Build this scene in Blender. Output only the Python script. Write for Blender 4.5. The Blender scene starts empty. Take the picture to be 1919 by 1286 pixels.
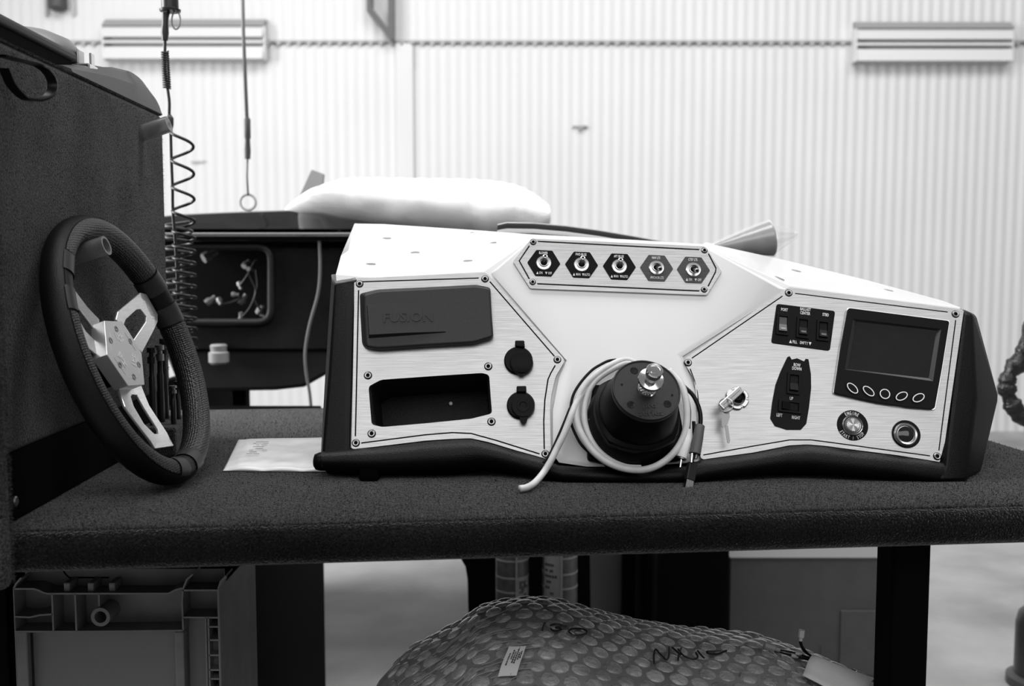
import bpy, bmesh, math, random
import numpy as np
from mathutils import Vector, Matrix, noise as mnoise
from mathutils.bvhtree import BVHTree
random.seed(7)
SC = bpy.context.scene
COL = SC.collection

# ------------------------------------------------------------------ camera
F = 1900.0; CAMZ = 1.16; PITCH = math.radians(4.6); TOP = 0.87
cam_d = bpy.data.cameras.new('camera'); cam = bpy.data.objects.new('camera', cam_d); COL.objects.link(cam)
cam.location = (0, 0, CAMZ); cam.rotation_euler = (math.radians(90) - PITCH, 0, 0)
cam_d.sensor_fit = 'HORIZONTAL'; cam_d.sensor_width = 36; cam_d.lens = F / 1919 * 36
cam_d.clip_start = 0.02; cam_d.clip_end = 100
cam_d.dof.use_dof = True; cam_d.dof.focus_distance = 1.40; cam_d.dof.aperture_fstop = 5.0
SC.camera = cam
# ------------------------------------------------------------------ light
W = bpy.data.worlds.new('world'); SC.world = W; W.use_nodes = True
W.node_tree.nodes['Background'].inputs[0].default_value = (1, 1, 1, 1)
W.node_tree.nodes['Background'].inputs[1].default_value = 0.22
def area(name, loc, rot, sx, sy, power):
    d = bpy.data.lights.new(name, 'AREA'); d.shape = 'RECTANGLE'; d.size = sx; d.size_y = sy; d.energy = power
    o = bpy.data.objects.new(name, d); COL.objects.link(o); o.location = loc
    o.rotation_euler = [math.radians(a) for a in rot]; return o
area('ceiling_light_bench', (0.4, 1.9, 5.6), (34, 0, 0), 8, 2.2, 400)
area('ceiling_light_front', (0.2, -2.2, 3.6), (48, 0, 0), 6.0, 2.0, 85)
area('open_door_left', (-5.0, 2.1, 2.6), (0, -76, -8), 2.8, 3.0, 420)
SC.view_settings.view_transform = 'Standard'; SC.view_settings.look = 'None'
SC.view_settings.gamma = 1.0; SC.view_settings.exposure = 0.0
try: SC.view_settings.use_curve_mapping = False
except Exception: pass
SC.cycles.use_denoising = True
SC.cycles.max_bounces = 8

# ------------------------------------------------------------------ helpers
CP, SP = math.cos(PITCH), math.sin(PITCH)
CAM = Vector((0, 0, CAMZ))
def ray(x, y):
    a = (x - 959.5) / F; b = -(y - 643.0) / F
    return Vector((a, CP + b * SP, -SP + b * CP))
def on_plane(x, y, p0, n):
    r = ray(x, y); return CAM + r * ((p0 - CAM).dot(n) / r.dot(n))
def atZ(x, y, z=TOP): return on_plane(x, y, Vector((0, 0, z)), Vector((0, 0, 1)))
def atY(x, y, Y): return on_plane(x, y, Vector((0, Y, 0)), Vector((0, 1, 0)))

MATS = {}
def mat(name, v, rough=0.5, metal=0.0, noise=0.0, nscale=60, bump=0.0, bscale=200, sheen=0.0, coat=0.0, stretch=None,
        trans=0.0, alpha=1.0, ior=1.45, detail=4, spec=0.5, dist=0.002):
    if name in MATS: return MATS[name]
    m = bpy.data.materials.new(name); m.use_nodes = True; nt = m.node_tree; b = nt.nodes['Principled BSDF']
    b.inputs['Base Color'].default_value = (v, v, v, 1); b.inputs['Roughness'].default_value = rough
    b.inputs['Metallic'].default_value = metal; b.inputs['IOR'].default_value = ior
    b.inputs['Specular IOR Level'].default_value = spec
    if sheen: b.inputs['Sheen Weight'].default_value = sheen; b.inputs['Sheen Roughness'].default_value = 0.45
    if coat: b.inputs['Coat Weight'].default_value = coat; b.inputs['Coat Roughness'].default_value = 0.05
    if trans: b.inputs['Transmission Weight'].default_value = trans
    if alpha < 1: b.inputs['Alpha'].default_value = alpha
    tc = nt.nodes.new('ShaderNodeTexCoord'); mp = nt.nodes.new('ShaderNodeMapping')
    nt.links.new(tc.outputs['Object'], mp.inputs[0])
    if stretch: mp.inputs['Scale'].default_value = stretch
    if noise:
        n = nt.nodes.new('ShaderNodeTexNoise'); n.inputs['Scale'].default_value = nscale; n.inputs['Detail'].default_value = detail
        nt.links.new(mp.outputs[0], n.inputs['Vector'])
        r = nt.nodes.new('ShaderNodeValToRGB')
        lo = max(v * (1 - noise), 0); hi = min(v * (1 + noise), 1)
        r.color_ramp.elements[0].position = 0.3; r.color_ramp.elements[1].position = 0.7
        r.color_ramp.elements[0].color = (lo, lo, lo, 1); r.color_ramp.elements[1].color = (hi, hi, hi, 1)
        nt.links.new(n.outputs['Fac'], r.inputs[0]); nt.links.new(r.outputs[0], b.inputs['Base Color'])
    if bump:
        n2 = nt.nodes.new('ShaderNodeTexNoise'); n2.inputs['Scale'].default_value = bscale; n2.inputs['Detail'].default_value = 3
        nt.links.new(mp.outputs[0], n2.inputs['Vector'])
        bp = nt.nodes.new('ShaderNodeBump'); bp.inputs['Strength'].default_value = bump; bp.inputs['Distance'].default_value = dist
        nt.links.new(n2.outputs['Fac'], bp.inputs['Height']); nt.links.new(bp.outputs[0], b.inputs['Normal'])
    MATS[name] = m; return m

def carpet(name, lo, hi, sheen, blot=0.3):
    m = bpy.data.materials.new(name); m.use_nodes = True; nt = m.node_tree; b = nt.nodes['Principled BSDF']
    b.inputs['Roughness'].default_value = 1.0; b.inputs['Specular IOR Level'].default_value = 0.05
    b.inputs['Sheen Weight'].default_value = sheen; b.inputs['Sheen Roughness'].default_value = 0.16
    tc = nt.nodes.new('ShaderNodeTexCoord')
    n = nt.nodes.new('ShaderNodeTexNoise'); n.inputs['Scale'].default_value = 420; n.inputs['Detail'].default_value = 3
    n3 = nt.nodes.new('ShaderNodeTexNoise'); n3.inputs['Scale'].default_value = 9; n3.inputs['Detail'].default_value = 3
    nt.links.new(tc.outputs['Object'], n.inputs['Vector']); nt.links.new(tc.outputs['Object'], n3.inputs['Vector'])
    r = nt.nodes.new('ShaderNodeValToRGB'); r.color_ramp.elements[0].position = .32; r.color_ramp.elements[1].position = .72
    r.color_ramp.elements[0].color = (lo, lo, lo, 1); r.color_ramp.elements[1].color = (hi, hi, hi, 1)
    nt.links.new(n.outputs['Fac'], r.inputs[0])
    mr = nt.nodes.new('ShaderNodeMapRange'); mr.inputs[1].default_value = .3; mr.inputs[2].default_value = .7
    mr.inputs[3].default_value = 1 - blot; mr.inputs[4].default_value = 1 + blot
    nt.links.new(n3.outputs['Fac'], mr.inputs[0])
    mx = nt.nodes.new('ShaderNodeMix'); mx.data_type = 'RGBA'; mx.blend_type = 'MULTIPLY'; mx.inputs[0].default_value = 1
    nt.links.new(r.outputs[0], mx.inputs[6]); nt.links.new(mr.outputs[0], mx.inputs[7])
    nt.links.new(mx.outputs[2], b.inputs['Base Color'])
    bp = nt.nodes.new('ShaderNodeBump'); bp.inputs['Strength'].default_value = 1.0; bp.inputs['Distance'].default_value = .004
    nt.links.new(n.outputs['Fac'], bp.inputs['Height']); nt.links.new(bp.outputs[0], b.inputs['Normal'])
    MATS[name] = m; return m

M_ALU = mat('brushed_aluminium', .42, .36, .9, noise=.16, nscale=1, bump=.10, bscale=1, stretch=(22, 900, 300), detail=5)
M_WHITE = mat('white_gelcoat', .84, .22, coat=.3)
M_BLACK = mat('black_vinyl', 0.003, .45, bump=.25, bscale=900, spec=.22)
M_CAP = mat('black_moulding', 0.0035, .38, bump=.3, bscale=700, spec=.22)
M_PLASTIC = mat('black_plastic', 0.003, .38, bump=.1, bscale=1200, spec=.12)
M_RUBBER = mat('dark_rubber', .020, .42, noise=.15, nscale=300, spec=.35)
M_GLOSSBLK = mat('gloss_black', .008, .07, coat=.5)
M_SCREEN = mat('screen_glass', .004, .25, noise=.3, nscale=80, spec=.12)
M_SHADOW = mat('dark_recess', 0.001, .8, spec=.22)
M_CHROME = mat('chrome', .72, .12, 1.0)
M_STEEL = mat('steel', .55, .28, 1.0)
M_DSTEEL = mat('dark_steel', .2, .35, 1.0)
M_SPOKE = mat('spoke_aluminium', .75, .30, .85, noise=.08, nscale=1, stretch=(60, 500, 60), bump=.05, bscale=1)
M_INK = mat('white_ink', .85, .6)
M_INKD = mat('black_ink', .01, .5)
M_GREYT = mat('grey_rubber', .09, .5)
M_LGREY = mat('light_grey_plastic', .35, .4)
M_WCABLE = mat('white_cable', .62, .4, noise=.1, nscale=60)
M_BCABLE = mat('black_cable', 0.003, .3, spec=.22)
M_LEATHER = mat('leather', 0.005, .42, bump=.5, bscale=900, dist=.001, spec=.22)
M_CARPET = carpet('carpet_table', .004, .018, .5)
M_BOXCARP = carpet('carpet_box', .010, .080, .25, .35)
M_CRATE = mat('crate_plastic', .15, .5, noise=.15, nscale=25, spec=.22)
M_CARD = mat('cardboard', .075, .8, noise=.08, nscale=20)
M_FLOOR = mat('concrete', .32, .6, noise=.30, nscale=2.6, bump=.06, bscale=20, detail=8)
M_WALL = mat('painted_metal', .64, .5, noise=.03, nscale=1.2)
M_VENT = mat('vent_paint', .64, .5)
M_CLEAR = mat('clear_plastic', .42, .18, trans=.8, ior=1.25)
M_BAG = mat('white_bag', .86, .4, noise=.03, nscale=12, bump=.3, bscale=40, dist=.006)
bb = M_BAG.node_tree.nodes['Principled BSDF']; bb.inputs['Subsurface Weight'].default_value = 1.0; bb.inputs['Subsurface Radius'].default_value = (.08, .08, .08); bb.inputs['Subsurface Scale'].default_value = 1.0
M_GBLK2 = mat('gloss_black_far', .005, .12, spec=.6, coat=.6)
M_MATTEBLK = mat('matte_black', .0015, .8, spec=.06)

# perforated leather
mp_ = bpy.data.materials.new('perforated_leather'); mp_.use_nodes = True
nt = mp_.node_tree; b = nt.nodes['Principled BSDF']; b.inputs['Roughness'].default_value = .4
tc = nt.nodes.new('ShaderNodeTexCoord'); vo = nt.nodes.new('ShaderNodeTexVoronoi'); vo.inputs['Scale'].default_value = 330
vo.inputs['Randomness'].default_value = .25
nt.links.new(tc.outputs['Object'], vo.inputs['Vector'])
rp = nt.nodes.new('ShaderNodeValToRGB'); rp.color_ramp.elements[0].position = .25; rp.color_ramp.elements[1].position = .5
rp.color_ramp.elements[0].color = (.002, .002, .002, 1); rp.color_ramp.elements[1].color = (.008, .008, .008, 1)
nt.links.new(vo.outputs['Distance'], rp.inputs[0]); nt.links.new(rp.outputs[0], b.inputs['Base Color'])
bp = nt.nodes.new('ShaderNodeBump'); bp.inputs['Strength'].default_value = .8; bp.inputs['Distance'].default_value = .002
nt.links.new(vo.outputs['Distance'], bp.inputs['Height']); nt.links.new(bp.outputs[0], b.inputs['Normal'])
M_PERF = mp_

def link(name, me, m, parent=None, smooth=False, bevel=0, seg=2, sub=0, angle=40, **props):
    if isinstance(me, bmesh.types.BMesh):
        bm = me; me = bpy.data.meshes.new(name)
        bmesh.ops.recalc_face_normals(bm, faces=bm.faces[:]); bm.to_mesh(me); bm.free()
    o = bpy.data.objects.new(name, me); COL.objects.link(o)
    if m and not me.materials: me.materials.append(m)
    if smooth:
        me.polygons.foreach_set('use_smooth', [True] * len(me.polygons))
        if smooth != 'all':
            try: me.set_sharp_from_angle(angle=math.radians(angle))
            except Exception: pass
    if bevel:
        md = o.modifiers.new('bevel', 'BEVEL'); md.width = bevel; md.segments = seg; md.limit_method = 'ANGLE'; md.angle_limit = math.radians(30)
        md.harden_normals = False
    if sub:
        md = o.modifiers.new('sub', 'SUBSURF'); md.levels = sub; md.render_levels = sub
    if parent: o.parent = parent
    for k, v in props.items(): o[k] = v
    return o
def thing(name, label, cat, loc=(0, 0, 0), rot=None, group=None):
    o = bpy.data.objects.new(name, None); COL.objects.link(o); o.empty_display_size = .05
    if rot is not None: o.matrix_world = Matrix.Translation(loc) @ rot.to_4x4()
    else: o.location = loc
    o['label'] = label; o['category'] = cat
    if group: o['group'] = group
    return o
def tag(o, label, cat, group=None):
    o['label'] = label; o['category'] = cat
    if group: o['group'] = group
    return o

def box_bm(lo, hi, bm=None):
    bm = bm or bmesh.new()
    vs = [bm.verts.new((x, y, z)) for x in (lo[0], hi[0]) for y in (lo[1], hi[1]) for z in (lo[2], hi[2])]
    for f in ((0, 1, 3, 2), (4, 6, 7, 5), (0, 4, 5, 1), (2, 3, 7, 6), (0, 2, 6, 4), (1, 5, 7, 3)):
        bm.faces.new([vs[i] for i in f])
    return bm
def plate(outer, holes, z0, z1, bm=None):
    """flat plate with holes, 2-D loops, between z0 and z1"""
    bm = bm or bmesh.new()
    loops = [outer] + list(holes); fv = []; edges = []
    for lp in loops:
        vs = [bm.verts.new((p[0], p[1], z1)) for p in lp]
        fv.append(vs)
        for i in range(len(vs)): edges.append(bm.edges.new((vs[i], vs[(i + 1) % len(vs)])))
    r = bmesh.ops.triangle_fill(bm, use_beauty=True, edges=edges, normal=(0, 0, 1))
    faces = [g for g in r['geom'] if isinstance(g, bmesh.types.BMFace)]
    back = {}
    for vs in fv:
        for v in vs: back[v] = bm.verts.new((v.co.x, v.co.y, z0))
    for f in faces:
        try: bm.faces.new([back[v] for v in reversed(f.verts)])
        except Exception: pass
    for vs in fv:
        for i in range(len(vs)):
            a, c = vs[i], vs[(i + 1) % len(vs)]
            bm.faces.new((a, back[a], back[c], c))
    return bm
def ngon_prism(poly, z0, z1, top=None, bm=None):
    bm = bm or bmesh.new(); top = top or poly
    a = [bm.verts.new((p[0], p[1], z0)) for p in poly]; c = [bm.verts.new((p[0], p[1], z1)) for p in top]
    n = len(a)
    bm.faces.new(c); bm.faces.new(list(reversed(a)))
    for i in range(n): bm.faces.new((a[i], a[(i + 1) % n], c[(i + 1) % n], c[i]))
    return bm
def rnd(poly, r, k=4):
    out = []; n = len(poly)
    for i in range(n):
        p = Vector(poly[i][:2]); a = Vector(poly[i - 1][:2]) - p; c = Vector(poly[(i + 1) % n][:2]) - p
        d = min(r, a.length * .45, c.length * .45); p0 = p + a.normalized() * d; p1 = p + c.normalized() * d
        for j in range(k + 1):
            t = j / k; out.append(tuple(p0 * (1 - t) ** 2 + p * 2 * t * (1 - t) + p1 * t * t))
    return out
def catmull(pts, n=8, closed=False):
    P = [Vector(p) for p in pts]; out = []
    m = len(P)
    for i in range(m if closed else m - 1):
        if closed: a, b_, c, d = P[i - 1], P[i], P[(i + 1) % m], P[(i + 2) % m]
        else: a, b_, c, d = P[max(i - 1, 0)], P[i], P[i + 1], P[min(i + 2, m - 1)]
        for j in range(n):
            t = j / n
            out.append(.5 * ((2 * b_) + (c - a) * t + (2 * a - 5 * b_ + 4 * c - d) * t * t + (3 * b_ - a - 3 * c + d) * t ** 3))
    if not closed: out.append(P[-1])
    return out
def tube_bm(pts, r, seg=8, closed=False, bm=None):
    bm = bm or bmesh.new(); P = [Vector(p) for p in pts]; n = len(P)
    rr = r if isinstance(r, (list, tuple)) else [r] * n
    rings = []; up = None
    for i in range(n):
        t = (P[(i + 1) % n] - P[i - 1]) if closed else (P[min(i + 1, n - 1)] - P[max(i - 1, 0)])
        if t.length < 1e-9: t = Vector((0, 0, 1))
        t.normalize()
        if up is None: up = t.orthogonal().normalized()
        up = (up - t * up.dot(t))
        up = up.normalized() if up.length > 1e-6 else t.orthogonal().normalized()
        s = t.cross(up)
        rings.append([bm.verts.new(P[i] + (up * math.cos(a) + s * math.sin(a)) * rr[i]) for a in [2 * math.pi * k / seg for k in range(seg)]])
    for i in range(n if closed else n - 1):
        A, B = rings[i], rings[(i + 1) % n]
        for k in range(seg): bm.faces.new((A[k], A[(k + 1) % seg], B[(k + 1) % seg], B[k]))
    if not closed:
        bm.faces.new(rings[0]); bm.faces.new(list(reversed(rings[-1])))
    return bm
def lathe(prof, seg=32, M=None, bm=None, shape=None):
    """prof: (r, z) pairs; caps closed; shape(angle, i) -> radius factor"""
    bm = bm or bmesh.new(); rings = []
    for i, (r, z) in enumerate(prof):
        ring = []
        for k in range(seg):
            a = 2 * math.pi * k / seg; q = r * (shape(a, i) if shape else 1)
            co = Vector((q * math.cos(a), q * math.sin(a), z)); ring.append(bm.verts.new(M @ co if M else co))
        rings.append(ring)
    for A, B in zip(rings[:-1], rings[1:]):
        for k in range(seg): bm.faces.new((A[k], A[(k + 1) % seg], B[(k + 1) % seg], B[k]))
    bm.faces.new(list(reversed(rings[0]))); bm.faces.new(rings[-1])
    return bm
def circle(c, r, n=32, ry=None, rot=0):
    ry = ry or r; out = []
    for k in range(n):
        a = 2 * math.pi * k / n; x, y = r * math.cos(a), ry * math.sin(a)
        out.append((c[0] + x * math.cos(rot) - y * math.sin(rot), c[1] + x * math.sin(rot) + y * math.cos(rot)))
    return out
def frame_to(axis, up=(0, 0, 1)):
    z = Vector(axis).normalized(); x = Vector(up).cross(z)
    if x.length < 1e-5: x = Vector((1, 0, 0))
    x.normalize(); y = z.cross(x)
    return Matrix((x, y, z)).transposed()
def text_bm(s, size, M, sx=.62, bold=.0, ext=.0002, bm=None):
    cu = bpy.data.curves.new('t', 'FONT'); cu.body = s; cu.size = size; cu.align_x = 'CENTER'; cu.align_y = 'CENTER'
    cu.extrude = ext; cu.offset = bold; cu.resolution_u = 2
    ob = bpy.data.objects.new('t', cu); COL.objects.link(ob)
    me = bpy.data.meshes.new_from_object(ob.evaluated_get(bpy.context.evaluated_depsgraph_get()))
    bpy.data.objects.remove(ob); bpy.data.curves.remove(cu)
    bm = bm or bmesh.new()
    t = bmesh.new(); t.from_mesh(me); t.transform(M @ Matrix.Diagonal((sx, 1, 1, 1)))
    me2 = bpy.data.meshes.new('t2'); t.to_mesh(me2); t.free(); bm.from_mesh(me2)
    bpy.data.meshes.remove(me); bpy.data.meshes.remove(me2)
    return bm
def fbm(p, s, o=3): return mnoise.fractal(Vector(p) * s, 1.0, 2.0, o)
# ================================================================== SETTING
WY = 6.87
bm = box_bm((-9, -5, -.1), (9, 8, 0)); link('floor', bm, M_FLOOR, kind='structure')
def corr_sheet(x0, x1, z0, z1, y, amp=.0027, per=.068):
    n = int((x1 - x0) / per * 8); xs = np.linspace(x0, x1, n + 1)
    ys = y + amp * np.cos(2 * np.pi * xs / per)
    v = [(x, yy, z) for z in (z0, z1) for x, yy in zip(xs, ys)] + [(x, yy + .004, z) for z in (z0, z1) for x, yy in zip(xs, ys)]
    m = n + 1; f = []
    for i in range(n):
        f += [(i, i + 1, m + i + 1, m + i), (2 * m + i + 1, 2 * m + i, 3 * m + i, 3 * m + i + 1), (i + 1, i, 2 * m + i, 2 * m + i + 1), (m + i, m + i + 1, 3 * m + i + 1, 3 * m + i)]
    me = bpy.data.meshes.new('sheet'); me.from_pydata(v, [], f); return me
wall = link('wall_back', box_bm((-7, WY + .03, 0), (7, WY + .12, 4.8)), M_WALL, kind='structure')
zl = atY(960, 130, WY).z; zu = atY(960, 79, WY).z
link('wall_sheet', corr_sheet(-7, 7, 0, zl, WY), M_WALL, wall, smooth=True, angle=60)
link('wall_sheet', corr_sheet(-7, 7, zl - .02, zu - .008, WY + .006), M_WALL, wall, smooth=True, angle=60)
link('wall_sheet', corr_sheet(-7, 7, zu + .004, 4.75, WY - .010), M_WALL, wall, smooth=True, angle=60)
bm = bmesh.new(); N_ = 12 * 8 * 14; prev = None
for i in range(N_ + 1):
    x = -6.8 + 13.6 * i / N_; zz = zu - .004 - .026 * max(0, math.sin(2 * math.pi * x / .068)) ** 2
    r_ = [bm.verts.new((x, WY - .022, zu + .010)), bm.verts.new((x, WY - .022, zz)), bm.verts.new((x, WY + .004, zz)), bm.verts.new((x, WY + .004, zu + .010))]
    if prev:
        for k in range(4): bm.faces.new((prev[k], prev[(k + 1) % 4], r_[(k + 1) % 4], r_[k]))
    prev = r_
link('closure_strip', bm, mat('closure_grey', .38, .6), wall)
bm = box_bm((atY(744, 300, WY).x, WY - .022, 0), (atY(776, 300, WY).x, WY - .008, zu - .01))
link('trim_1', bm, M_WALL, kind='structure', bevel=.004)
# vents
def vent(x0, x1, yt, yb, label):
    a = atY(x0, yt, WY - .07); c = atY(x1, yb, WY - .07)
    t = thing('wall_vent', label, 'vent', ((a.x + c.x) / 2, WY - .03, c.z), group='louvred wall vents')
    hw = (c.x - a.x) / 2; H = a.z - c.z
    def loc(bm, name, m=M_VENT, **k): return link(name, bm, m, t, **k)
    loc(box_bm((-hw, -.0, 0), (hw, .02, H)), 'back_plate', M_VENT)
    # sloping hood
    bm = bmesh.new(); z2 = H * .80
    pr = [(.02, H), (-.005, H), (-.075, z2), (.0, z2)]
    vs = [[bm.verts.new((s * hw, y, z)) for y, z in pr] for s in (-1, 1)]
    for i in range(4): bm.faces.new((vs[0][i], vs[0][(i + 1) % 4], vs[1][(i + 1) % 4], vs[1][i]))
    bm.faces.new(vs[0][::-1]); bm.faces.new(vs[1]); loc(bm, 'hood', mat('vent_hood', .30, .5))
    for (p, q) in ((.52, .79), (.37, .47), (.0, .31)):
        bm = bmesh.new(); pr = [(.0, H * q), (-.055, H * q), (-.085, H * p), (-.075, H * p), (.0, H * q - .02)]
        vs = [[bm.verts.new((s * hw * .985, y, z)) for y, z in pr] for s in (-1, 1)]
        for i in range(5): bm.faces.new((vs[0][i], vs[0][(i + 1) % 5], vs[1][(i + 1) % 5], vs[1][i]))
        bm.faces.new(vs[0][::-1]); bm.faces.new(vs[1]); loc(bm, 'slat')
    for s in (-1, 1): loc(box_bm((s * hw - .006, -.06, 0), (s * hw + .006, .02, H * .8)), 'side_flange')
vent(193, 497, 34, 112, 'white louvred wall vent behind the hanging coiled hose')
vent(1604, 1895, 39, 116, 'white louvred wall vent at upper right, above the open floor')
# steel bracket at the top
bm = bmesh.new()
p = [atY(x, y, WY - .10) for x, y in ((687, -60), (687, 20), (731, 74), (738, 74), (738, -60), (727, -60), (727, 52), (697, 14), (697, -60))]
f = [bm.verts.new(q) for q in p]; g = [bm.verts.new(q + Vector((0, .07, 0))) for q in p]
bm.faces.new(f); bm.faces.new(g[::-1])
for i in range(len(f)): bm.faces.new((f[i], f[i - 1], g[i - 1], g[i]))
tag(link('wall_bracket', bm, mat('grey_paint', .10, .5)), 'dark grey steel bracket on the white wall at the top edge', 'bracket')
t = thing('wall_light', 'small dark fixture on the wall above the carpeted box', 'light', atY(108, 12, WY - .06))
link('housing', lathe([(.03, -.03), (.06, -.01), (.06, .06), (.04, .12)], 16), mat('grey_paint2', .06, .5), t, smooth=True)
for dx in (-.09, .09): link('conduit', tube_bm([(dx, .03, -.05), (dx, .03, .35)], .012, 6), mat('grey_paint3', .45, .5), t)
t = thing('wall_hook', 'small dark hook on the bare wall above the switch plate', 'hook', atY(1087, 237, WY - .02))
link('plate', box_bm((-.05, 0, -.005), (.05, .02, .005)), mat('hook_grey', .30, .5), t)
link('prong', box_bm((-.012, -.02, -.02), (.02, .01, .004)), mat('hook_grey', .30, .5), t)
tag(link('wall_cleat', box_bm((-.045, 0, -.006), (.045, .02, .006)), mat('cleat_grey', .5, .5)), 'pale small cleat on the wall right of the coiled hose', 'hook')
bpy.data.objects['wall_cleat'].location = atY(370, 302, WY - .02)

# ================================================================== WORKBENCH
YAW = math.radians(5.8); dX = Vector((math.cos(YAW), math.sin(YAW), 0)); dY = Vector((-math.sin(YAW), math.cos(YAW), 0))
FL = Vector((0, 1.113, 0))                                  # a point on the front face line
rotT = Matrix((dX, dY, Vector((0, 0, 1)))).transposed()
bench = thing('workbench', 'long workbench with dark carpeted top standing in the middle of the shop', 'workbench', (FL.x, FL.y, 0), rotT)
XR = (Vector((.79, 1.62, 0)) - FL).dot(dX)
th = .045
bm = box_bm((-1.5, 0, TOP - th), (XR, .93, TOP)); link('carpeted_top', bm, M_CARPET, bench, bevel=.016, seg=4, smooth='all')
def leg(px0, px1, yy, X=None):
    a = rotT.inverted() @ (atY((px0 + px1) / 2, 1100, yy) - Vector((FL.x, FL.y, 0)))
    w = (px1 - px0) / F * yy / 2 * 1.02
    link('leg', box_bm((a.x - w, a.y - w, 0), (a.x + w, a.y + w, TOP - th)), M_MATTEBLK, bench, bevel=.004)
leg(1655, 1727, 1.27)
leg(1664, 1720, 1.72)
link('leg', box_bm((-1.3, .84, 0), (-1.24, .90, TOP - th)), M_MATTEBLK, bench, bevel=.004)
link('leg', box_bm((-1.3, .05, 0), (-1.24, .11, TOP - th)), M_MATTEBLK, bench, bevel=.004)

# ================================================================== CARPETED BOX
y2 = math.radians(2.2)                        # the face runs away at 2.2 degrees
bx = Vector((-math.sin(y2), math.cos(y2), 0))  # along the face, away from the camera
bn = Vector((math.cos(y2), math.sin(y2), 0))   # out of the face
B0 = Vector((-.5525, 1.085, TOP))
rotB = Matrix((bn, bx, Vector((0, 0, 1)))).transposed()
cbox = thing('carpeted_box', 'tall box wrapped in dark carpet on the left end of the bench', 'box', B0, rotB)
invB = rotB.inverted()
def bl(p): return invB @ (Vector(p) - B0)
def onface(x, y, off=0): return bl(on_plane(x, y, B0 + bn * off, bn))
topz = onface(305, 214).z; lenB = onface(308, 240).y
link('body', box_bm((-.55, -.03, .075), (0, lenB, topz)), M_BOXCARP, cbox, bevel=.014, seg=3, smooth='all')
link('kick_strip', box_bm((-.53, -.02, .001), (-.002, lenB - .02, .078)), M_MATTEBLK, cbox)
link('front_panel', box_bm((-.55, -.052, -.055), (.022, -.029, topz + .004)), M_BOXCARP, cbox, bevel=.010, seg=3, smooth='all')
q = onface(28, 940, .001); bm = lathe([(.006, 0), (.006, .0012), (.0045, .0022)], 20, Matrix.Translation(q) @ Matrix.Rotation(math.pi / 2, 4, 'Y'))
link('screw', bm, M_STEEL, cbox)
def peg(px, py, L, r):
    p = onface(px, py); d = Vector((.93, -.05, .30)).normalized()
    M = Matrix.Translation(p - d * .004) @ frame_to(d).to_4x4()
    bm = lathe([(r, 0), (r, L), (r * .74, L), (r * .74, .012)], 24, M)
    o = link('peg', bm, M_CLEAR, cbox, smooth=True); o['label'] = 'clear plastic tube peg'
peg(264, 250, .050, .0125); peg(118, 487, .062, .0125)
# webbing strap loop
pts = [(2, 104, .012), (30, 112, .02), (70, 122, .03), (92, 140, .04), (99, 160, .043), (93, 178, .042), (70, 188, .034), (45, 183, .026), (22, 160, .016), (8, 128, .012)]
P3 = [onface(x, y, o) for x, y, o in pts]
bm = bmesh.new(); prev = None
cp = catmull(P3, 6)
for i, p in enumerate(cp):
    d = (cp[min(i + 1, len(cp) - 1)] - cp[max(i - 1, 0)]).normalized(); s = Vector((1, 0, 0)); n = d.cross(s).normalized()
    w = .0055; ring = [bm.verts.new(p + s * a * w + n * b_ * .0011) for a, b_ in ((-1, -1), (1, -1), (1, 1), (-1, 1))]
    if prev:
        for k in range(4): bm.faces.new((prev[k], prev[(k + 1) % 4], ring[(k + 1) % 4], ring[k]))
    prev = ring
o = link('strap_loop', bm, M_BCABLE, cbox, smooth=True)
# things on top of the box
topW = B0 + Vector((0, 0, topz))
def onboxtop(u, v, w=0): return B0 + rotB @ Vector((u, v, topz + w))
t = thing('boat_seat_backrest', 'dark grey rounded moulded pad with chrome latch on top of the carpeted box', 'backrest', onboxtop(0, 0), rotB)
yA = onface(185, 140, -.03).y; yB = onface(296, 207, -.015).y - .004
prof = [(yA - .16, .012), (yA - .10, .024), (yA, .042), (yA + .08, .051), (yB - .12, .057), (yB - .07, .055), (yB - .035, .045), (yB - .012, .028), (yB - .002, .012), (yB, .002)]
prof = [(q.x, max(q.y, .002)) for q in catmull([Vector(q) for q in prof], 4)]
bm = bmesh.new(); rows = []
for (yy, h) in prof:
    rows.append([bm.verts.new((x, yy, z)) for x, z in ((-.006, .002), (-.008, h * .55), (-.02, h * .9), (-.045, h), (-.30, h), (-.33, h * .5), (-.335, .002))])
for A, Bq in zip(rows[:-1], rows[1:]):
    for k in range(6): bm.faces.new((A[k], A[k + 1], Bq[k + 1], Bq[k]))
    bm.faces.new((A[6], A[0], Bq[0], Bq[6]))
bm.faces.new(rows[0]); bm.faces.new(rows[-1][::-1])
link('pad', bm, mat('dark_grey_pad', .07, .5), t, smooth=True, bevel=.006, seg=2)
q = onface(158, 117, -.03).y
link('latch', box_bm((-.038, q - .020, .006), (-.016, q + .014, .030)), M_CHROME, t, bevel=.002)
link('latch_plate', box_bm((-.034, q - .018, .030), (-.031, q + .004, .049)), M_STEEL, t, bevel=.001)
link('latch_plate', box_bm((-.022, q - .004, .030), (-.019, q + .010, .047)), M_CHROME, t, bevel=.001)
t = thing('boat_rail', 'long black beam with grey dome on the near end of the carpeted box', 'rail', onboxtop(0, 0), rotB)
yE = onface(128, 112, -.035).y
link('beam', box_bm((-.06, -.2, .025), (-.022, yE, .039)), mat('satin_black', .012, .45, spec=.25), t, bevel=.006, seg=3, smooth=True)
link('pad_strip', box_bm((-.10, -.2, .003), (-.026, yE - .01, .026)), M_MATTEBLK, t, bevel=.002)
bm = lathe([(.07, 0), (.068, .012), (.058, .024), (.034, .034), (.005, .037)], 32, Matrix.Translation((-.105, onface(48, 62, -.105).y, .040)))
link('dome', bm, mat('grey_dome', .22, .4), t, smooth='all')

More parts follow.
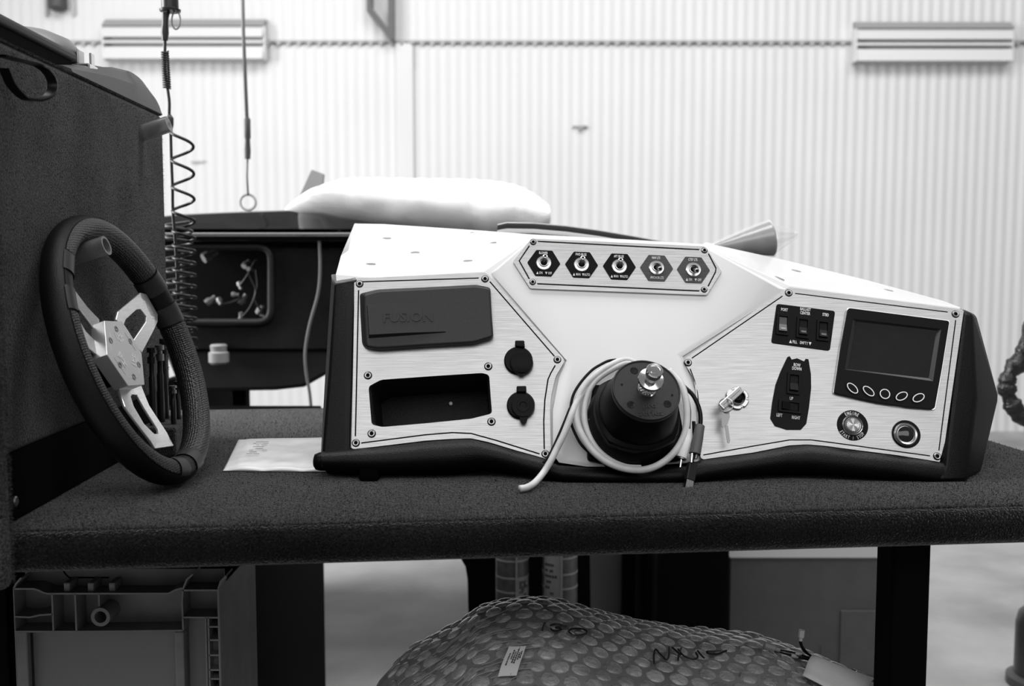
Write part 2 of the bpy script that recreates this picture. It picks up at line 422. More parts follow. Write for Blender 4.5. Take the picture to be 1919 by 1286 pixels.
# ================================================================== STEERING WHEEL
WC = Vector((-.4848, 1.2928, 1.0470)); wth, wph = -.0211, .3516
wn = Vector((math.cos(wph) * math.cos(wth), math.cos(wph) * math.sin(wth), math.sin(wph)))
e1 = Vector((0, 0, 1)).cross(wn).normalized(); e2 = wn.cross(e1)
rotW = Matrix((e1, e2, wn)).transposed(); invW = rotW.inverted()
WR, RT, RN = .1645, .0168, .0182
wheel = thing('steering_wheel', 'black leather steering wheel with three aluminium spokes leaning on the carpeted box', 'steering wheel', WC, rotW)
def wp(x, y, n=0): return invW @ (on_plane(x, y, WC + wn * n, wn) - WC)
def dish(r): 
    t = min(max((r - .045) / (.125 - .045), 0), 1); return -.022 + .018 * t
def wpd(x, y):
    n = -.012
    for _ in range(6):
        p = wp(x, y, n); n = dish(math.hypot(p.x, p.y))
    p = wp(x, y, n); return p
def torus(R, a0, a1, v0, v1, rt, rn, nu, nv, closed_u=False, bm=None, thick=0):
    bm = bm or bmesh.new(); g = []
    for i in range(nu if closed_u else nu + 1):
        a = a0 + (a1 - a0) * i / nu
        row = []
        for j in range(nv + 1):
            v = v0 + (v1 - v0) * j / nv; r = R + rt * math.cos(v)
            row.append(bm.verts.new((r * math.cos(a), r * math.sin(a), rn * math.sin(v))))
        g.append(row)
    for i in range(nu if closed_u else nu):
        A, Bq = g[i], g[(i + 1) % len(g)]
        for j in range(nv): bm.faces.new((A[j], A[j + 1], Bq[j + 1], Bq[j]))
    return bm
bm = torus(WR, 0, 2 * math.pi, 0, 2 * math.pi, RT, RN, 128, 28, True); bmesh.ops.remove_doubles(bm, verts=bm.verts[:], dist=1e-5)
link('rim', bm, M_LEATHER, wheel, smooth='all')
ang = lambda x, y: math.atan2(*(lambda p: (p.y, p.x))(wp(x, y, 0)))
aR, aL, aB = ang(285, 585), ang(136, 560), ang(322, 842)
def between(a, c):
    while c < a: c += 2 * math.pi
    return a, c
dl = math.radians(15)
order = sorted([aR % (2 * math.pi), aL % (2 * math.pi), aB % (2 * math.pi)])
for i in range(3):
    a, c = order[i] + dl, order[(i + 1) % 3] - dl + (2 * math.pi if i == 2 else 0)
    link('perforated_grip', torus(WR, a, c, math.radians(62), math.radians(262), RT + .0006, RN + .0006, 60, 16), M_PERF, wheel, smooth='all')
for s, v in (('stitch_seam', 60), ('stitch_seam', 264)):
    v = math.radians(v); r = WR + (RT) * math.cos(v); z = RN * math.sin(v)
    link(s, tube_bm([(r * math.cos(a), r * math.sin(a), z) for a in [2 * math.pi * k / 120 for k in range(120)]], .0007, 5, True), M_SHADOW, wheel)
for a in (aR, aL, aB):
    for da in (-9, 9):
        a0 = a + math.radians(da)
        link('spoke_sleeve', torus(WR, a0 - math.radians(5), a0 + math.radians(5), math.radians(55), math.radians(275), RT + .0016, RN + .0016, 10, 18), M_RUBBER, wheel, smooth='all')
def c1(l): return [(120 + x / 3.571, 500 + y / 3.571) for x, y in l]
spokes = [
 (c1([(348, 352), (362, 300), (512, 172), (552, 183), (628, 320), (628, 368), (524, 575), (470, 520), (400, 420)]),
  c1([(403, 385), (415, 352), (487, 287), (512, 285), (550, 335), (548, 370), (470, 488), (440, 440)])),
 (c1([(62, 140), (155, 265), (236, 350), (262, 470), (246, 605), (165, 545), (118, 440), (85, 300)]),
  c1([(90, 265), (150, 345), (196, 405), (208, 450), (206, 490), (145, 430), (105, 360)])),
 (c1([(350, 760), (500, 740), (528, 820), (572, 930), (735, 1200), (612, 1218), (500, 1060), (408, 935)]),
  c1([(448, 870), (458, 855), (490, 858), (545, 955), (632, 1092), (634, 1118), (604, 1118), (535, 1050), (468, 935)])),
]
def dished_plate(outer, hole, th=.0035):
    o = [wpd(*p) for p in outer]; h = [wpd(*p) for p in hole]
    bm = plate([(p.x, p.y) for p in o], [[(p.x, p.y) for p in h]], 0, th)
    bmesh.ops.subdivide_edges(bm, edges=[e for e in bm.edges if e.calc_length() > .012], cuts=2, use_grid_fill=True)
    for v in bm.verts: v.co.z += dish(math.hypot(v.co.x, v.co.y)) - th
    return bm
for s, h in spokes: link('spoke', dished_plate(s, h), M_SPOKE, wheel, bevel=.0006, seg=1)
# round hub disc under the cap, hex cap
link('hub_disc', lathe([(.040, -.030), (.043, -.028), (.043, -.0255), (.040, -.0235)], 40), M_SPOKE, wheel, smooth=True)
link('hub_boss', lathe([(.030, -.075), (.034, -.05), (.036, -.029)], 32), M_PLASTIC, wheel, smooth=True)
hz = -.004
hexo = [wp(*p, hz) for p in c1([(270, 360), (388, 366), (520, 580), (540, 790), (430, 798), (288, 590)])]
hb = [(p.x, p.y) for p in hexo]; ctr = (sum(p[0] for p in hb) / 6, sum(p[1] for p in hb) / 6)
M_HUB = mat('hub_cap_aluminium', .50, .42, .75)
cap = link('hub_cap', ngon_prism(hb, hz - .019, hz), M_HUB, wheel, bevel=.0006, seg=1)
inner = [(ctr[0] + (p[0] - ctr[0]) * .74, ctr[1] + (p[1] - ctr[1]) * .74) for p in hb]
M_HUBL = mat('hub_line', .62, .4, .6)
for i in range(6):
    a, c = Vector(inner[i]), Vector(inner[(i + 1) % 6])
    link('border_line', tube_bm([(*(a.lerp(c, .12)), hz), (*(a.lerp(c, .88)), hz)], .0005, 4), M_HUBL, cap)
for x, y in c1([(349, 417), (312, 494), (443, 500), (373, 658), (500, 657), (467, 738)]):
    p = wp(x, y, hz)
    link('bolt', lathe([(.0042, hz - .001), (.0042, hz + .0006), (.0030, hz + .0007), (.0022, hz + .0002)], 18, Matrix.Translation((p.x, p.y, 0))), M_DSTEEL, cap, smooth=True)
for (x, y), a in zip(c1([(372, 478), (388, 628), (470, 625)]), (0, -63, 63)):
    p = wp(x, y, hz); up = math.atan2(*(lambda d: (-d.x, d.y))(wp(x, y - 5, hz) - p))
    bm = bmesh.new(); Mx = Matrix.Translation((p.x, p.y, hz)) @ Matrix.Rotation(math.radians(a), 4, 'Z')
    for (cx, cy, w, h) in ((-.008, .003, .0012, .0055), (-.005, .0, .003, .0012), (-.0035, .003, .0012, .005), (0, .0035, .003, .0011), (0, -.0035, .003, .0011), (.0045, .001, .0012, .0055), (.0078, .002, .0026, .0011), (.0078, -.003, .0026, .0011)):
        b2 = box_bm((cx - w, cy - h, 0), (cx + w, cy + h, .0005)); me2 = bpy.data.meshes.new('x'); b2.transform(Mx); b2.to_mesh(me2); b2.free(); bm.from_mesh(me2)
    link('emblem', bm, M_HUBL, cap)
# ================================================================== WHITE DASHBOARD
AL = math.radians(22)
DO = Vector((0.2, 1.322, TOP)); dn = Vector((0, -math.cos(AL), math.sin(AL))); dv = Vector((0, math.sin(AL), math.cos(AL)))
rotD = Matrix((Vector((1, 0, 0)), dv, dn)).transposed(); invD = rotD.inverted()
dash = thing('boat_dashboard', 'white moulded boat dashboard with brushed aluminium panels standing on the carpeted bench', 'dashboard', DO, rotD)
def D(x, y, w=0): return invD @ (on_plane(x, y, DO + dn * w, dn) - DO)
def D2(pts, w=0): return [(p.x, p.y) for p in (D(x, y, w) for x, y in pts)]
def dl_(p): return invD @ (Vector(p) - DO)
def dw(p): return DO + rotD @ Vector(p)
PX = (D(1200, 700) - D(1199, 700)).x          # metres per pixel on the front
# body
cols = [((629, 514), (652, 850), (664, 419, 1.83)), ((700, 520), (720, 840), (720, 420, 1.83)), ((908, 508), (908, 826), (900, 432, 1.82)), ((992, 449), (1030, 858), (990, 439, 1.80)), ((1150, 455), (1160, 872), (1160, 448, 1.76)),
        ((1322, 463), (1310, 866), (1340, 459, 1.73)), ((1478, 534), (1478, 840), (1478, 489, 1.70)), ((1640, 556), (1640, 848), (1625, 525, 1.64)), ((1800, 576), (1765, 860), (1768, 564, 1.56))]
rows = [[], [], [], [], [], []]
for i, (a, c, bk) in enumerate(cols):
    A = dw(D(*a, -.003)); C_ = dw(D(*c, -.006)); Bk = atY(*bk)
    if i == 0: M1 = atY(640, 479, 1.60); M2 = atY(654, 469, 1.62)
    else: M1 = A.lerp(Bk, .46); M2 = A.lerp(Bk, .51); k_ = max(0, 1 - (a[0] - 640) / 500); M1.z -= .007 * k_; M2.z -= .004 * k_
    C_.z = max(C_.z, TOP + .012)
    for r, p in zip(rows, (C_, A, M1, M2, Bk, Vector((Bk.x, Bk.y + .01, TOP + .02)))): r.append(dl_(p))
bm = bmesh.new(); V = [[bm.verts.new(p) for p in r] for r in rows]
n = len(cols)
for r in range(5):
    for i in range(n - 1): bm.faces.new((V[r][i], V[r][i + 1], V[r + 1][i + 1], V[r + 1][i]))
for i in range(n - 1): bm.faces.new((V[5][i], V[5][i + 1], V[0][i + 1], V[0][i]))
for i in (0, n - 1):
    bm.faces.new([V[r][i] for r in range(6)])
bmesh.ops.recalc_face_normals(bm, faces=bm.faces[:])
body_bvh = BVHTree.FromBMesh(bm)
link('shell', bm, M_WHITE, dash, bevel=.006, seg=3, smooth=True, angle=25)
def hit(x, y):
    o = dl_(CAM); d = invD @ ray(x, y).normalized()
    return body_bvh.ray_cast(o, d)
shell = bpy.data.objects['shell']
for x, y, r in [(725, 446.6, .0074), (922, 454.6, .0074), (778, 474, .0074), (695, 495, .0074), (877, 489, .0074), (885, 436, .004), (1461, 521.5, .0074), (1492, 507.5, .0074), (1665, 544, .0074)]:
    co, no, _, _ = hit(x, y)
    if co is None: continue
    M = Matrix.Translation(co) @ frame_to(no).to_4x4()
    link('screw_recess', lathe([(r, -.002), (r, .0004), (r * .8, .0005), (r * .5, .0003)], 20, M), mat('recess_grey', .28, .5), shell)
# centre pod between the panels
pod = [(918, 512), (992, 449), (1322, 463), (1478, 543), (1281, 668), (1306, 735), (1309, 858), (1295, 868), (1200, 876), (1100, 876), (1046, 868), (1034, 850), (1034, 770), (1046, 706), (1060, 676)]
podb = D2(pod, 0); podt = D2([(930, 506), (996, 447), (1320, 462), (1462, 540), (1268, 664), (1292, 735), (1294, 852), (1284, 862), (1200, 868), (1100, 868), (1058, 860), (1048, 845), (1048, 770), (1060, 712), (1074, 672)], .003)
link('centre_pod', ngon_prism(podb, -.0006, .0026, podt), M_WHITE, dash, bevel=.002, seg=3, smooth=True, angle=30)
M_SCREW = mat('screw_steel', .34, .3, 1.0)
M_ROCK = mat('rocker_black', .005, .5, spec=.12)
# --- helpers for panels
def strip(pts, w=1.1):
    """thin closed loop around a pixel polyline, in panel plane coordinates"""
    P = [Vector((p.x, p.y)) for p in (D(x, y, .003) for x, y in pts)]; L = []; R = []
    h = w * PX
    for i, p in enumerate(P):
        t = (P[min(i + 1, len(P) - 1)] - P[max(i - 1, 0)]).normalized(); nn = Vector((-t.y, t.x))
        L.append(tuple(p + nn * h)); R.append(tuple(p - nn * h))
    return L + R[::-1]
def panel(name, outline, grooves, holes, w0, label):
    o = link(name, plate(rnd(D2(outline, w0 + .003), .004, 3), [strip(g) for g in grooves] + holes, w0, w0 + .003), M_ALU, dash, bevel=.0004, seg=1)
    if label: o['label'] = label
    return o
def screw(x, y, par, w=.003, px=6.6):
    p = D(x, y, w); r = px * PX; M = Matrix.Translation((p.x, p.y, w))
    bm = lathe([(r * 1.12, -.001), (r * 1.12, .0003), (r * .95, .0003), (r * .93, .0014), (r * .80, .0020), (r * .52, .0018), (r * .46, .0004), (.0002, .0003)], 20, M)
    s = link('screw', bm, M_SCREW, par, smooth=True, angle=25); me = s.data; me.materials.append(M_SHADOW)
    for f in me.polygons:
        d_ = math.hypot(f.center.x - p.x, f.center.y - p.y)
        if d_ < r * .50 or d_ > r * .98: f.material_index = 1
    return s
def disc(name, x, y, rpx, w0, w1, m, par, dx=0, **k):
    p = D(x, y, w0); r = rpx * PX; return link(name, lathe([(r, w0), (r, w1 - .0006), (r - .0006, w1)], 36, Matrix.Translation((p.x, p.y, 0))), m, par, smooth=True, **k)
def txt(s, x, y, hpx, par, rot=0, w=.0034, sx=.60, m=None, bold=.012, name='lettering'):
    p = D(x, y, w); M = Matrix.Translation((p.x, p.y, w)) @ Matrix.Rotation(math.radians(rot), 4, 'Z')
    return link(name, text_bm(s, hpx * PX * 1.38, M, sx, bold * hpx * PX, .00015), m or M_INK, par)
def tri(x, y, hpx, par, rot=0, up=True, w=.0034):
    p = D(x, y, w); h = hpx * PX / 2; q = [(-h * .8, -h), (h * .8, -h), (0, h)] if up else [(-h * .8, h), (0, -h), (h * .8, h)]
    if not up: q = q[::1]
    c, s = math.cos(math.radians(rot)), math.sin(math.radians(rot))
    q = [(p.x + a * c - b_ * s, p.y + a * s + b_ * c) for a, b_ in q]
    return link('arrow_mark', ngon_prism(q, w - .0002, w + .00015), M_INK, par)
def px5(l): return [(580 + x / 2.573, 400 + y / 2.573) for x, y in l]
def px8(l): return [(1280 + x / 3.003, 500 + y / 3.003) for x, y in l]
# ------------------------------------------------ left panel
Lo = [(660, 522), (908, 511), (914, 514), (1057, 673), (1057, 679), (1041, 707), (1033, 742), (1031, 773), (1031.6, 812), (1033, 847), (1027, 861), (969, 845), (918, 829.5), (883, 821.7), (844, 823), (798, 826), (708, 837), (662, 842), (656, 838)]
Lg = [[(677, 528.3), (897, 521.3)], [(918, 528), (1039, 668)], [(1040.5, 685), (1033, 698), (1027, 711), (1021, 750), (1019, 789), (1020, 842)],
      [(677, 830.6), (798, 815), (848, 811), (883, 812.7), (930, 825.6), (1011, 851)], [(672, 544), (666, 818)]]
tray_px = px5([(285, 835), (345, 803), (600, 785), (835, 770), (866, 780), (873, 880), (880, 965), (780, 990), (560, 1012), (350, 1030), (300, 1018)])
tray = rnd(D2(tray_px, .003), .004, 3)
lp = panel('instrument_panel', Lo, Lg, [tray], 0, 'brushed aluminium panel with stereo cover and open storage slot')
lpb = [(x, y) for x, y in rnd(D2(Lo, .001), .004, 3)]
cxy = (sum(p[0] for p in lpb) / len(lpb), sum(p[1] for p in lpb) / len(lpb))
link('panel_backing', plate([(cxy[0] + (x - cxy[0]) * .985, cxy[1] + (y - cxy[1]) * .985) for x, y in lpb], [tray], -.0022, .0008), M_SHADOW, lp)
for x, y in ((674, 532.5), (909, 523), (1044.5, 674.4), (1022, 851), (667, 830.6)): screw(x, y, lp)
for x, y in ((689.6, 704), (915, 687), (921, 790.6), (696.6, 813)): screw(x, y, lp, px=7)
# tray: open box behind the panel
bm = bmesh.new(); n = len(tray)
tc_ = (sum(p[0] for p in tray) / n, sum(p[1] for p in tray) / n)
rim0 = [bm.verts.new((x, y, .0034)) for x, y in tray]; rim1 = [bm.verts.new((tc_[0] + (x - tc_[0]) * .97, tc_[1] + (y - tc_[1]) * .97, -.002)) for x, y in tray]
bot = [bm.verts.new((tc_[0] + (x - tc_[0]) * .93, tc_[1] + (y - tc_[1]) * .93, -.085)) for x, y in tray]
for i in range(n):
    j = (i + 1) % n
    bm.faces.new((rim0[i], rim0[j], rim1[j], rim1[i])); bm.faces.new((rim1[i], rim1[j], bot[j], bot[i]))
bm.faces.new(bot)
M_TRAY = mat('tray_flock', .006, .6, noise=.7, nscale=400, bump=.6, bscale=500)
tr = link('storage_tray', bm, M_TRAY, lp)
p = D(844, 753, -.07); link('tray_pin', lathe([(.0026, -.086), (.0026, -.080), (.0012, -.079)], 12, Matrix.Translation((p.x, p.y, 0))), M_INK, lp, label='small white pin head')
# the shell needs an opening for the tray: cut it
cut = link('cutter', ngon_prism([(tc_[0] + (x - tc_[0]) * 1.0, tc_[1] + (y - tc_[1]) * 1.0) for x, y in tray], -.10, .02), None, dash)
md = shell.modifiers.new('cut', 'BOOLEAN'); md.object = cut; md.operation = 'DIFFERENCE'; md.solver = 'EXACT'
shell.modifiers.move(len(shell.modifiers) - 1, 0)
dg = bpy.context.evaluated_depsgraph_get(); me_new = bpy.data.meshes.new_from_object(shell.evaluated_get(dg))
shell.modifiers.clear(); shell.data = me_new; bpy.data.objects.remove(cut)
# stereo cover
def pz(l): return [(660 + x / 6.854, 520 + y / 6.854) for x, y in l]
so = pz([(95, 205), (330, 150), (1000, 120), (1600, 90), (1785, 130), (1800, 460), (1825, 780), (1560, 860), (1000, 895), (340, 940), (160, 910), (125, 850), (105, 500)])
w1 = .017
base = rnd(D2([(x - 1, y) for x, y in so], .003), .004, 3); topo = rnd(D2([(x, y) for x, y in pz([(150, 225), (330, 175), (1000, 142), (1600, 110), (1770, 140), (1790, 460), (1810, 765), (1560, 840), (1000, 872), (340, 915), (190, 895), (170, 850), (150, 500)])], w1), .004, 3)
sc = link('stereo_cover', ngon_prism(base, .003, w1, topo), M_RUBBER, lp, bevel=.0030, seg=4, smooth=True, angle=25)
ri = D2(pz([(180, 345), (700, 312), (1280, 288), (1290, 690), (700, 735), (205, 770)]), w1 + .005)
bm = bmesh.new(); hs = [.0080, .0060, -.0012, -.0012, .0060, .0080]
a = [bm.verts.new((x, y, w1 - .001)) for x, y in ri]
c_ = (sum(p[0] for p in ri) / 6, sum(p[1] for p in ri) / 6)
c = [bm.verts.new((c_[0] + (x - c_[0]) * (.965 if x < c_[0] else 1), c_[1] + (y - c_[1]) * .90, w1 + h)) for (x, y), h in zip(ri, hs)]
for i in range(6): bm.faces.new((a[i], a[(i + 1) % 6], c[(i + 1) % 6], c[i]))
bm.faces.new((c[0], c[1], c[4], c[5])); bm.faces.new((c[1], c[2], c[3], c[4])); bm.faces.new(a[::-1])
link('raised_ridge', bm, M_RUBBER, lp, bevel=.0012, seg=3, smooth=True, angle=25)
p = D(660 + 720 / 6.854, 520 + 515 / 6.854, w1 + .0052)
bmT = text_bm('FUSION', .0195, Matrix.Translation((p.x, p.y, 0)) @ Matrix.Rotation(math.radians(2.6), 4, 'Z'), 1.02, .0004, .0006)
xs_ = sorted((v.x, h) for v, h in zip([Vector((c_[0] + (x - c_[0]) * (.965 if x < c_[0] else 1), 0)) for x, y in ri[:3]], hs[:3]))
for v in bmT.verts: v.co.z = w1 + float(np.interp(v.co.x, [q[0] for q in xs_], [q[1] for q in xs_])) + (.0011 if v.co.z > 0 else -.0008)
link('lettering', bmT, M_RUBBER, lp)
# sockets
def socket(cx, cy, r, fx, fy, fr, tab, lip, deep, label):
    p = D(cx, cy, .003); R = r * PX; b_ = link('socket_flange', lathe([(R, .003), (R, .008), (R - .0015, .010)], 40, Matrix.Translation((p.x, p.y, 0))), M_PLASTIC, lp, smooth=True, label=label)
    q = D(fx, fy, .017); R2 = fr * PX
    prof = [(R2 * 1.06, .009), (R2 * 1.02, .015), (R2, .0165)] + ([(R2 * .6, .0165), (R2 * .58, .0172), (R2 * .35, .0172), (R2 * .3, .0165)] if deep else [(R2 * .9, .017)])
    link('socket_cap', lathe(prof, 40, Matrix.Translation((q.x, q.y, 0))), M_PLASTIC, lp, smooth=True, angle=20)
    t0 = D2(tab, .012); link('cap_hinge', ngon_prism(t0, .004, .015), M_PLASTIC, lp, bevel=.0015, seg=2, smooth=True)
    l0 = rnd(D2(lip, .014), .002, 3); link('pull_tab', ngon_prism(l0, .009, .0145), M_PLASTIC, lp, bevel=.001, seg=2, smooth=True)
def ps(l): return [(940 + x / 7.142, 620 + y / 7.142) for x, y in l]
socket(971.5, 677.4, 26.8, 977.5, 678.5, 20.8, ps([(180, 215), (180, 135), (305, 135), (310, 230)]), ps([(200, 540), (335, 540), (300, 590), (240, 598)]), False, 'black round socket with closed cap')
socket(976, 761, 26, 980.5, 760, 20.5, ps([(200, 830), (200, 745), (330, 742), (332, 830)]), ps([(240, 1140), (345, 1130), (345, 1195), (320, 1240), (270, 1240), (245, 1200)]), True, 'black round socket with ringed cap')
# ------------------------------------------------ right panel
Ro = [(1478, 538), (1803, 580), (1806, 583), (1766, 862), (1762, 866), (1680, 853), (1613, 844.6), (1546, 835.7), (1513, 833), (1480, 834.7), (1413, 848), (1318, 861), (1313, 858), (1310, 820), (1312, 770), (1308, 735), (1298, 706), (1285, 684), (1281, 677), (1284, 672)]
Rg = [[(1489.8, 550), (1776, 585)], [(1466.5, 555), (1296.6, 671.5)], [(1293.3, 691.5), (1301.6, 713), (1305, 735), (1308, 770)], [(1318, 853), (1413, 836), (1480, 824.7), (1520, 824.7), (1546, 828), (1613, 837), (1743, 854.6)], [(1791, 600), (1759.5, 844.6)]]
rpn = panel('instrument_panel', Ro, Rg, [], 0, 'brushed aluminium panel with ignition key, switches and display')
rb = rnd(D2(Ro, .001), .004, 3); cxy = (sum(p[0] for p in rb) / len(rb), sum(p[1] for p in rb) / len(rb))
link('panel_backing', plate([(cxy[0] + (x - cxy[0]) * .985, cxy[1] + (y - cxy[1]) * .985) for x, y in rb], [], -.0022, .0008), M_SHADOW, rpn)
for x, y in ((1478, 549.3), (1790.5, 589), (1756, 855.6), (1289.3, 680), (1301, 852)): screw(x, y, rpn)
R7 = -7.4
pl = link('switch_plate', ngon_prism(rnd(D2([(1455.5, 569.5), (1565, 583.2), (1555, 658), (1445, 643)], .0035), .004), .003, .0042), M_PLASTIC, rpn, bevel=.0003, seg=1, label='black ballast switch plate')
def rocker(x, y, wpx, hpx, rot, par, lit=0, press=1):
    p = D(x, y, .0045); M = Matrix.Translation((p.x, p.y, 0)) @ Matrix.Rotation(math.radians(rot), 4, 'Z')
    w, h = wpx * PX / 2, hpx * PX / 2
    bm = plate(rnd([(-w, -h), (w, -h), (w, h), (-w, h)], .002), [[(-w * .66, -h * .74), (w * .66, -h * .74), (w * .66, h * .74), (-w * .66, h * .74)]], .0042, .0068)
    bm.transform(M); link('switch_bezel', bm, M_PLASTIC, par, bevel=.0006, seg=2)
    bm = bmesh.new(); w2, h2 = w * .62, h * .70; zt, zb = (.0055, .0105) if press > 0 else (.0105, .0055)
    pr = [(-h2, .003), (-h2, zb), (0, .0062), (h2, zt), (h2, .003)]
    vs = [[bm.verts.new((s * w2, y_, z_)) for y_, z_ in pr] for s in (-1, 1)]
    for i in range(5): bm.faces.new((vs[0][i], vs[0][(i + 1) % 5], vs[1][(i + 1) % 5], vs[1][i]))
    bm.faces.new(vs[0][::-1]); bm.faces.new(vs[1]); bm.transform(M)
    link('rocker', bm, mat('rocker_lit', .05, .35) if lit == 1 else M_ROCK, par, bevel=.0005, seg=1)
    if lit >= 0:
        for (yy, g) in ((h2 * .62, .5 if lit else .06), (-h2 * .66, .35 if lit else .12)):
            zc = (zt if yy > 0 else zb) - .0008
            b2 = ngon_prism(rnd([(-w2 * .62, yy - h2 * .13), (w2 * .62, yy - h2 * .13), (w2 * .62, yy + h2 * .13), (-w2 * .62, yy + h2 * .13)], .001), zc - .002, zc + .0004); b2.transform(M)
            link('indicator_lens', b2, mat('lens_%d' % int(g * 100), g, .3), par)
for (x, y, lit) in ((1466.8, 608.5, 1), (1504.6, 614.5, 0), (1542.3, 619.5, 0)): rocker(x, y, 24.5, 43, R7, rpn, lit)
T = lambda s, x, y, h, **k: txt(s, x, y, h, rpn, **k)
T('PORT', 1470, 580.8, 6.2, rot=R7, w=.0045); T('BALLAST', 1509.4, 580.2, 6.2, rot=R7, w=.0045); T('CENTER', 1508.8, 587.4, 6.2, rot=R7, w=.0045); T('STBD', 1547.3, 590.3, 6.2, rot=R7, w=.0045)
T('FILL', 1489.5, 641.3, 6.2, rot=R7, w=.0045); T('EMPTY', 1506.5, 643.2, 6.2, rot=R7, w=.0045)
tri(1481.5, 640, 6.5, rpn, R7, True, .0045); tri(1518, 644.5, 6.5, rpn, R7, False, .0045)
def pb(l): return [(1440 + x / 4.943, 560 + y / 4.943) for x, y in l]
bo = D2(pb([(175, 542), (195, 533), (215, 565), (265, 553), (330, 582), (345, 558), (370, 562), (393, 700), (395, 830), (375, 1010), (350, 1160), (300, 1215), (170, 1215), (60, 1180), (17, 1110), (35, 960), (65, 800), (110, 680)]), .0035)
link('switch_plate', ngon_prism(bo, .003, .0042), M_PLASTIC, rpn, label='black boat-shaped tab switch plate')
rocker(1440 + 235 / 4.943, 560 + 785 / 4.943, 25, 43, R7, rpn, -1); rocker(1440 + 200 / 4.943, 560 + 1000 / 4.943, 24, 43, R7 + 90 + 180, rpn, -1)
for s, x, y in (('BOW', 265, 615), ('DOWN', 263, 649), ('UP', 213, 925), ('LEFT', 102, 1080), ('RIGHT', 255, 1103)):
    q = pb([(x, y)])[0]; T(s, *q, 6.4, rot=R7, w=.0045)
# display
scr = [(1589, 577.5), (1779, 602), (1765, 690), (1751, 767), (1700, 763), (1646, 755), (1600, 745.5), (1563, 736.5), (1575, 655)]
link('display_bezel_trim', ngon_prism(rnd(D2([(1587.5, 576), (1781, 600.5), (1767, 690), (1753, 769.5), (1700, 766), (1646, 758), (1600, 748.5), (1561, 739), (1573, 655)], .004), .004), .003, .0045), M_STEEL, rpn, bevel=.0005, seg=1)
glass = D2([(1605, 603), (1754.5, 619.5), (1740, 708.5), (1590, 691.5)], .005)
gouter = D2([(1598, 598.5), (1763, 617.5), (1748, 715), (1582, 693)], .008)
bz = link('display_housing', plate(rnd(D2(scr, .008), .004), [gouter], .0045, .009), M_PLASTIC, rpn, bevel=.0012, seg=2, smooth=True, label='black display housing with five ringed buttons')
bm = bmesh.new(); a = [bm.verts.new((x, y, .009)) for x, y in gouter]; c = [bm.verts.new((x, y, .0048)) for x, y in glass]
for i in range(4): bm.faces.new((a[i], a[(i + 1) % 4], c[(i + 1) % 4], c[i]))
link('screen_chamfer', bm, mat('chamfer', .028, .4), rpn)
link('screen', ngon_prism(glass, .0045, .0052), M_SCREEN, rpn)
for (x, y, rx, ry, ro) in ((1597.8, 727.5, 12.3, 7.2, -48), (1628, 733, 12.3, 7.2, -44), (1658.6, 738.3, 9.6, 9.6, 0), (1690, 742.5, 12.3, 7.4, 27), (1721.6, 745.5, 12.3, 7.4, 27)):
    p = D(x, y, .0105); ro = math.radians(ro)
    link('button', ngon_prism(circle(p, (rx + 3) * PX, 32, (ry + 3) * PX, ro), .006, .0102, circle(p, (rx + 2) * PX, 32, (ry + 2) * PX, ro)), M_PLASTIC, rpn, smooth=True)
    link('button_ring', plate(circle(p, rx * PX, 32, ry * PX, ro), [circle(p, (rx - 1.7) * PX, 32, (ry - 1.7) * PX, ro)], .0101, .0104), M_INK, rpn)
# engine button
disc('button_plate', 1597.5, 797.5, 28.6, .003, .0042, M_PLASTIC, rpn)
p = D(1597.5, 797.5, .006); Mt = Matrix.Translation((p.x, p.y, 0)); r = 19 * PX
link('button_collar', lathe([(r, .0042), (r, .0075), (r * .93, .0095), (r * .78, .0074), (r * .74, .0072)], 40, Mt), M_STEEL, rpn, smooth=True, angle=25)
link('engine_button', lathe([(r * .72, .006), (r * .70, .0090), (r * .64, .0094)], 40, Mt), mat('button_ringed', .10, .35), rpn, smooth=True)
bm = bmesh.new(); rr = r * .62; cv = bm.verts.new((p.x, p.y, .0100)); rg = [bm.verts.new((p.x + rr * math.cos(2 * math.pi * k / 48), p.y + rr * math.sin(2 * math.pi * k / 48), .0096 + (.0005 if k % 2 else 0))) for k in range(48)]
for k in range(48): bm.faces.new((cv, rg[k], rg[(k + 1) % 48]))
link('spun_disc', bm, M_STEEL, rpn)
for wd, r0, a0, st, flip in (('ENGINE', 23.4, 90 - 4, -11.2, 0), ('START / STOP', 23.6, 270 - 6, 10.4, 1)):
    nC = len(wd); bm = bmesh.new()
    for i, ch in enumerate(wd):
        if ch == ' ': continue
        a = math.radians(a0 + (i - (nC - 1) / 2) * st)
        M = Matrix.Translation((p.x + r0 * PX * math.cos(a), p.y + r0 * PX * math.sin(a), .0045)) @ Matrix.Rotation(a + (math.pi / 2 if flip else -math.pi / 2), 4, 'Z')
        text_bm(ch, 6.6 * PX * 1.38, M, .6, .00006, .00012, bm)
    link('lettering', bm, M_INK, rpn)
# second button
disc('button_gasket', 1697.8, 814, 26, .003, .005, M_PLASTIC, rpn)
p = D(1697.8, 814, .008); Mt = Matrix.Translation((p.x, p.y, 0)); r = 21.5 * PX
link('button_collar', lathe([(r, .005), (r, .0074), (r * .90, .0105), (r * .76, .0095), (r * .72, .0075)], 40, Mt), M_STEEL, rpn, smooth=True, angle=25)
link('horn_button', lathe([(r * .70, .006), (r * .68, .0088), (r * .45, .0104), (r * .2, .011), (.0002, .0111)], 32, Mt), M_GLOSSBLK, rpn, smooth=True)
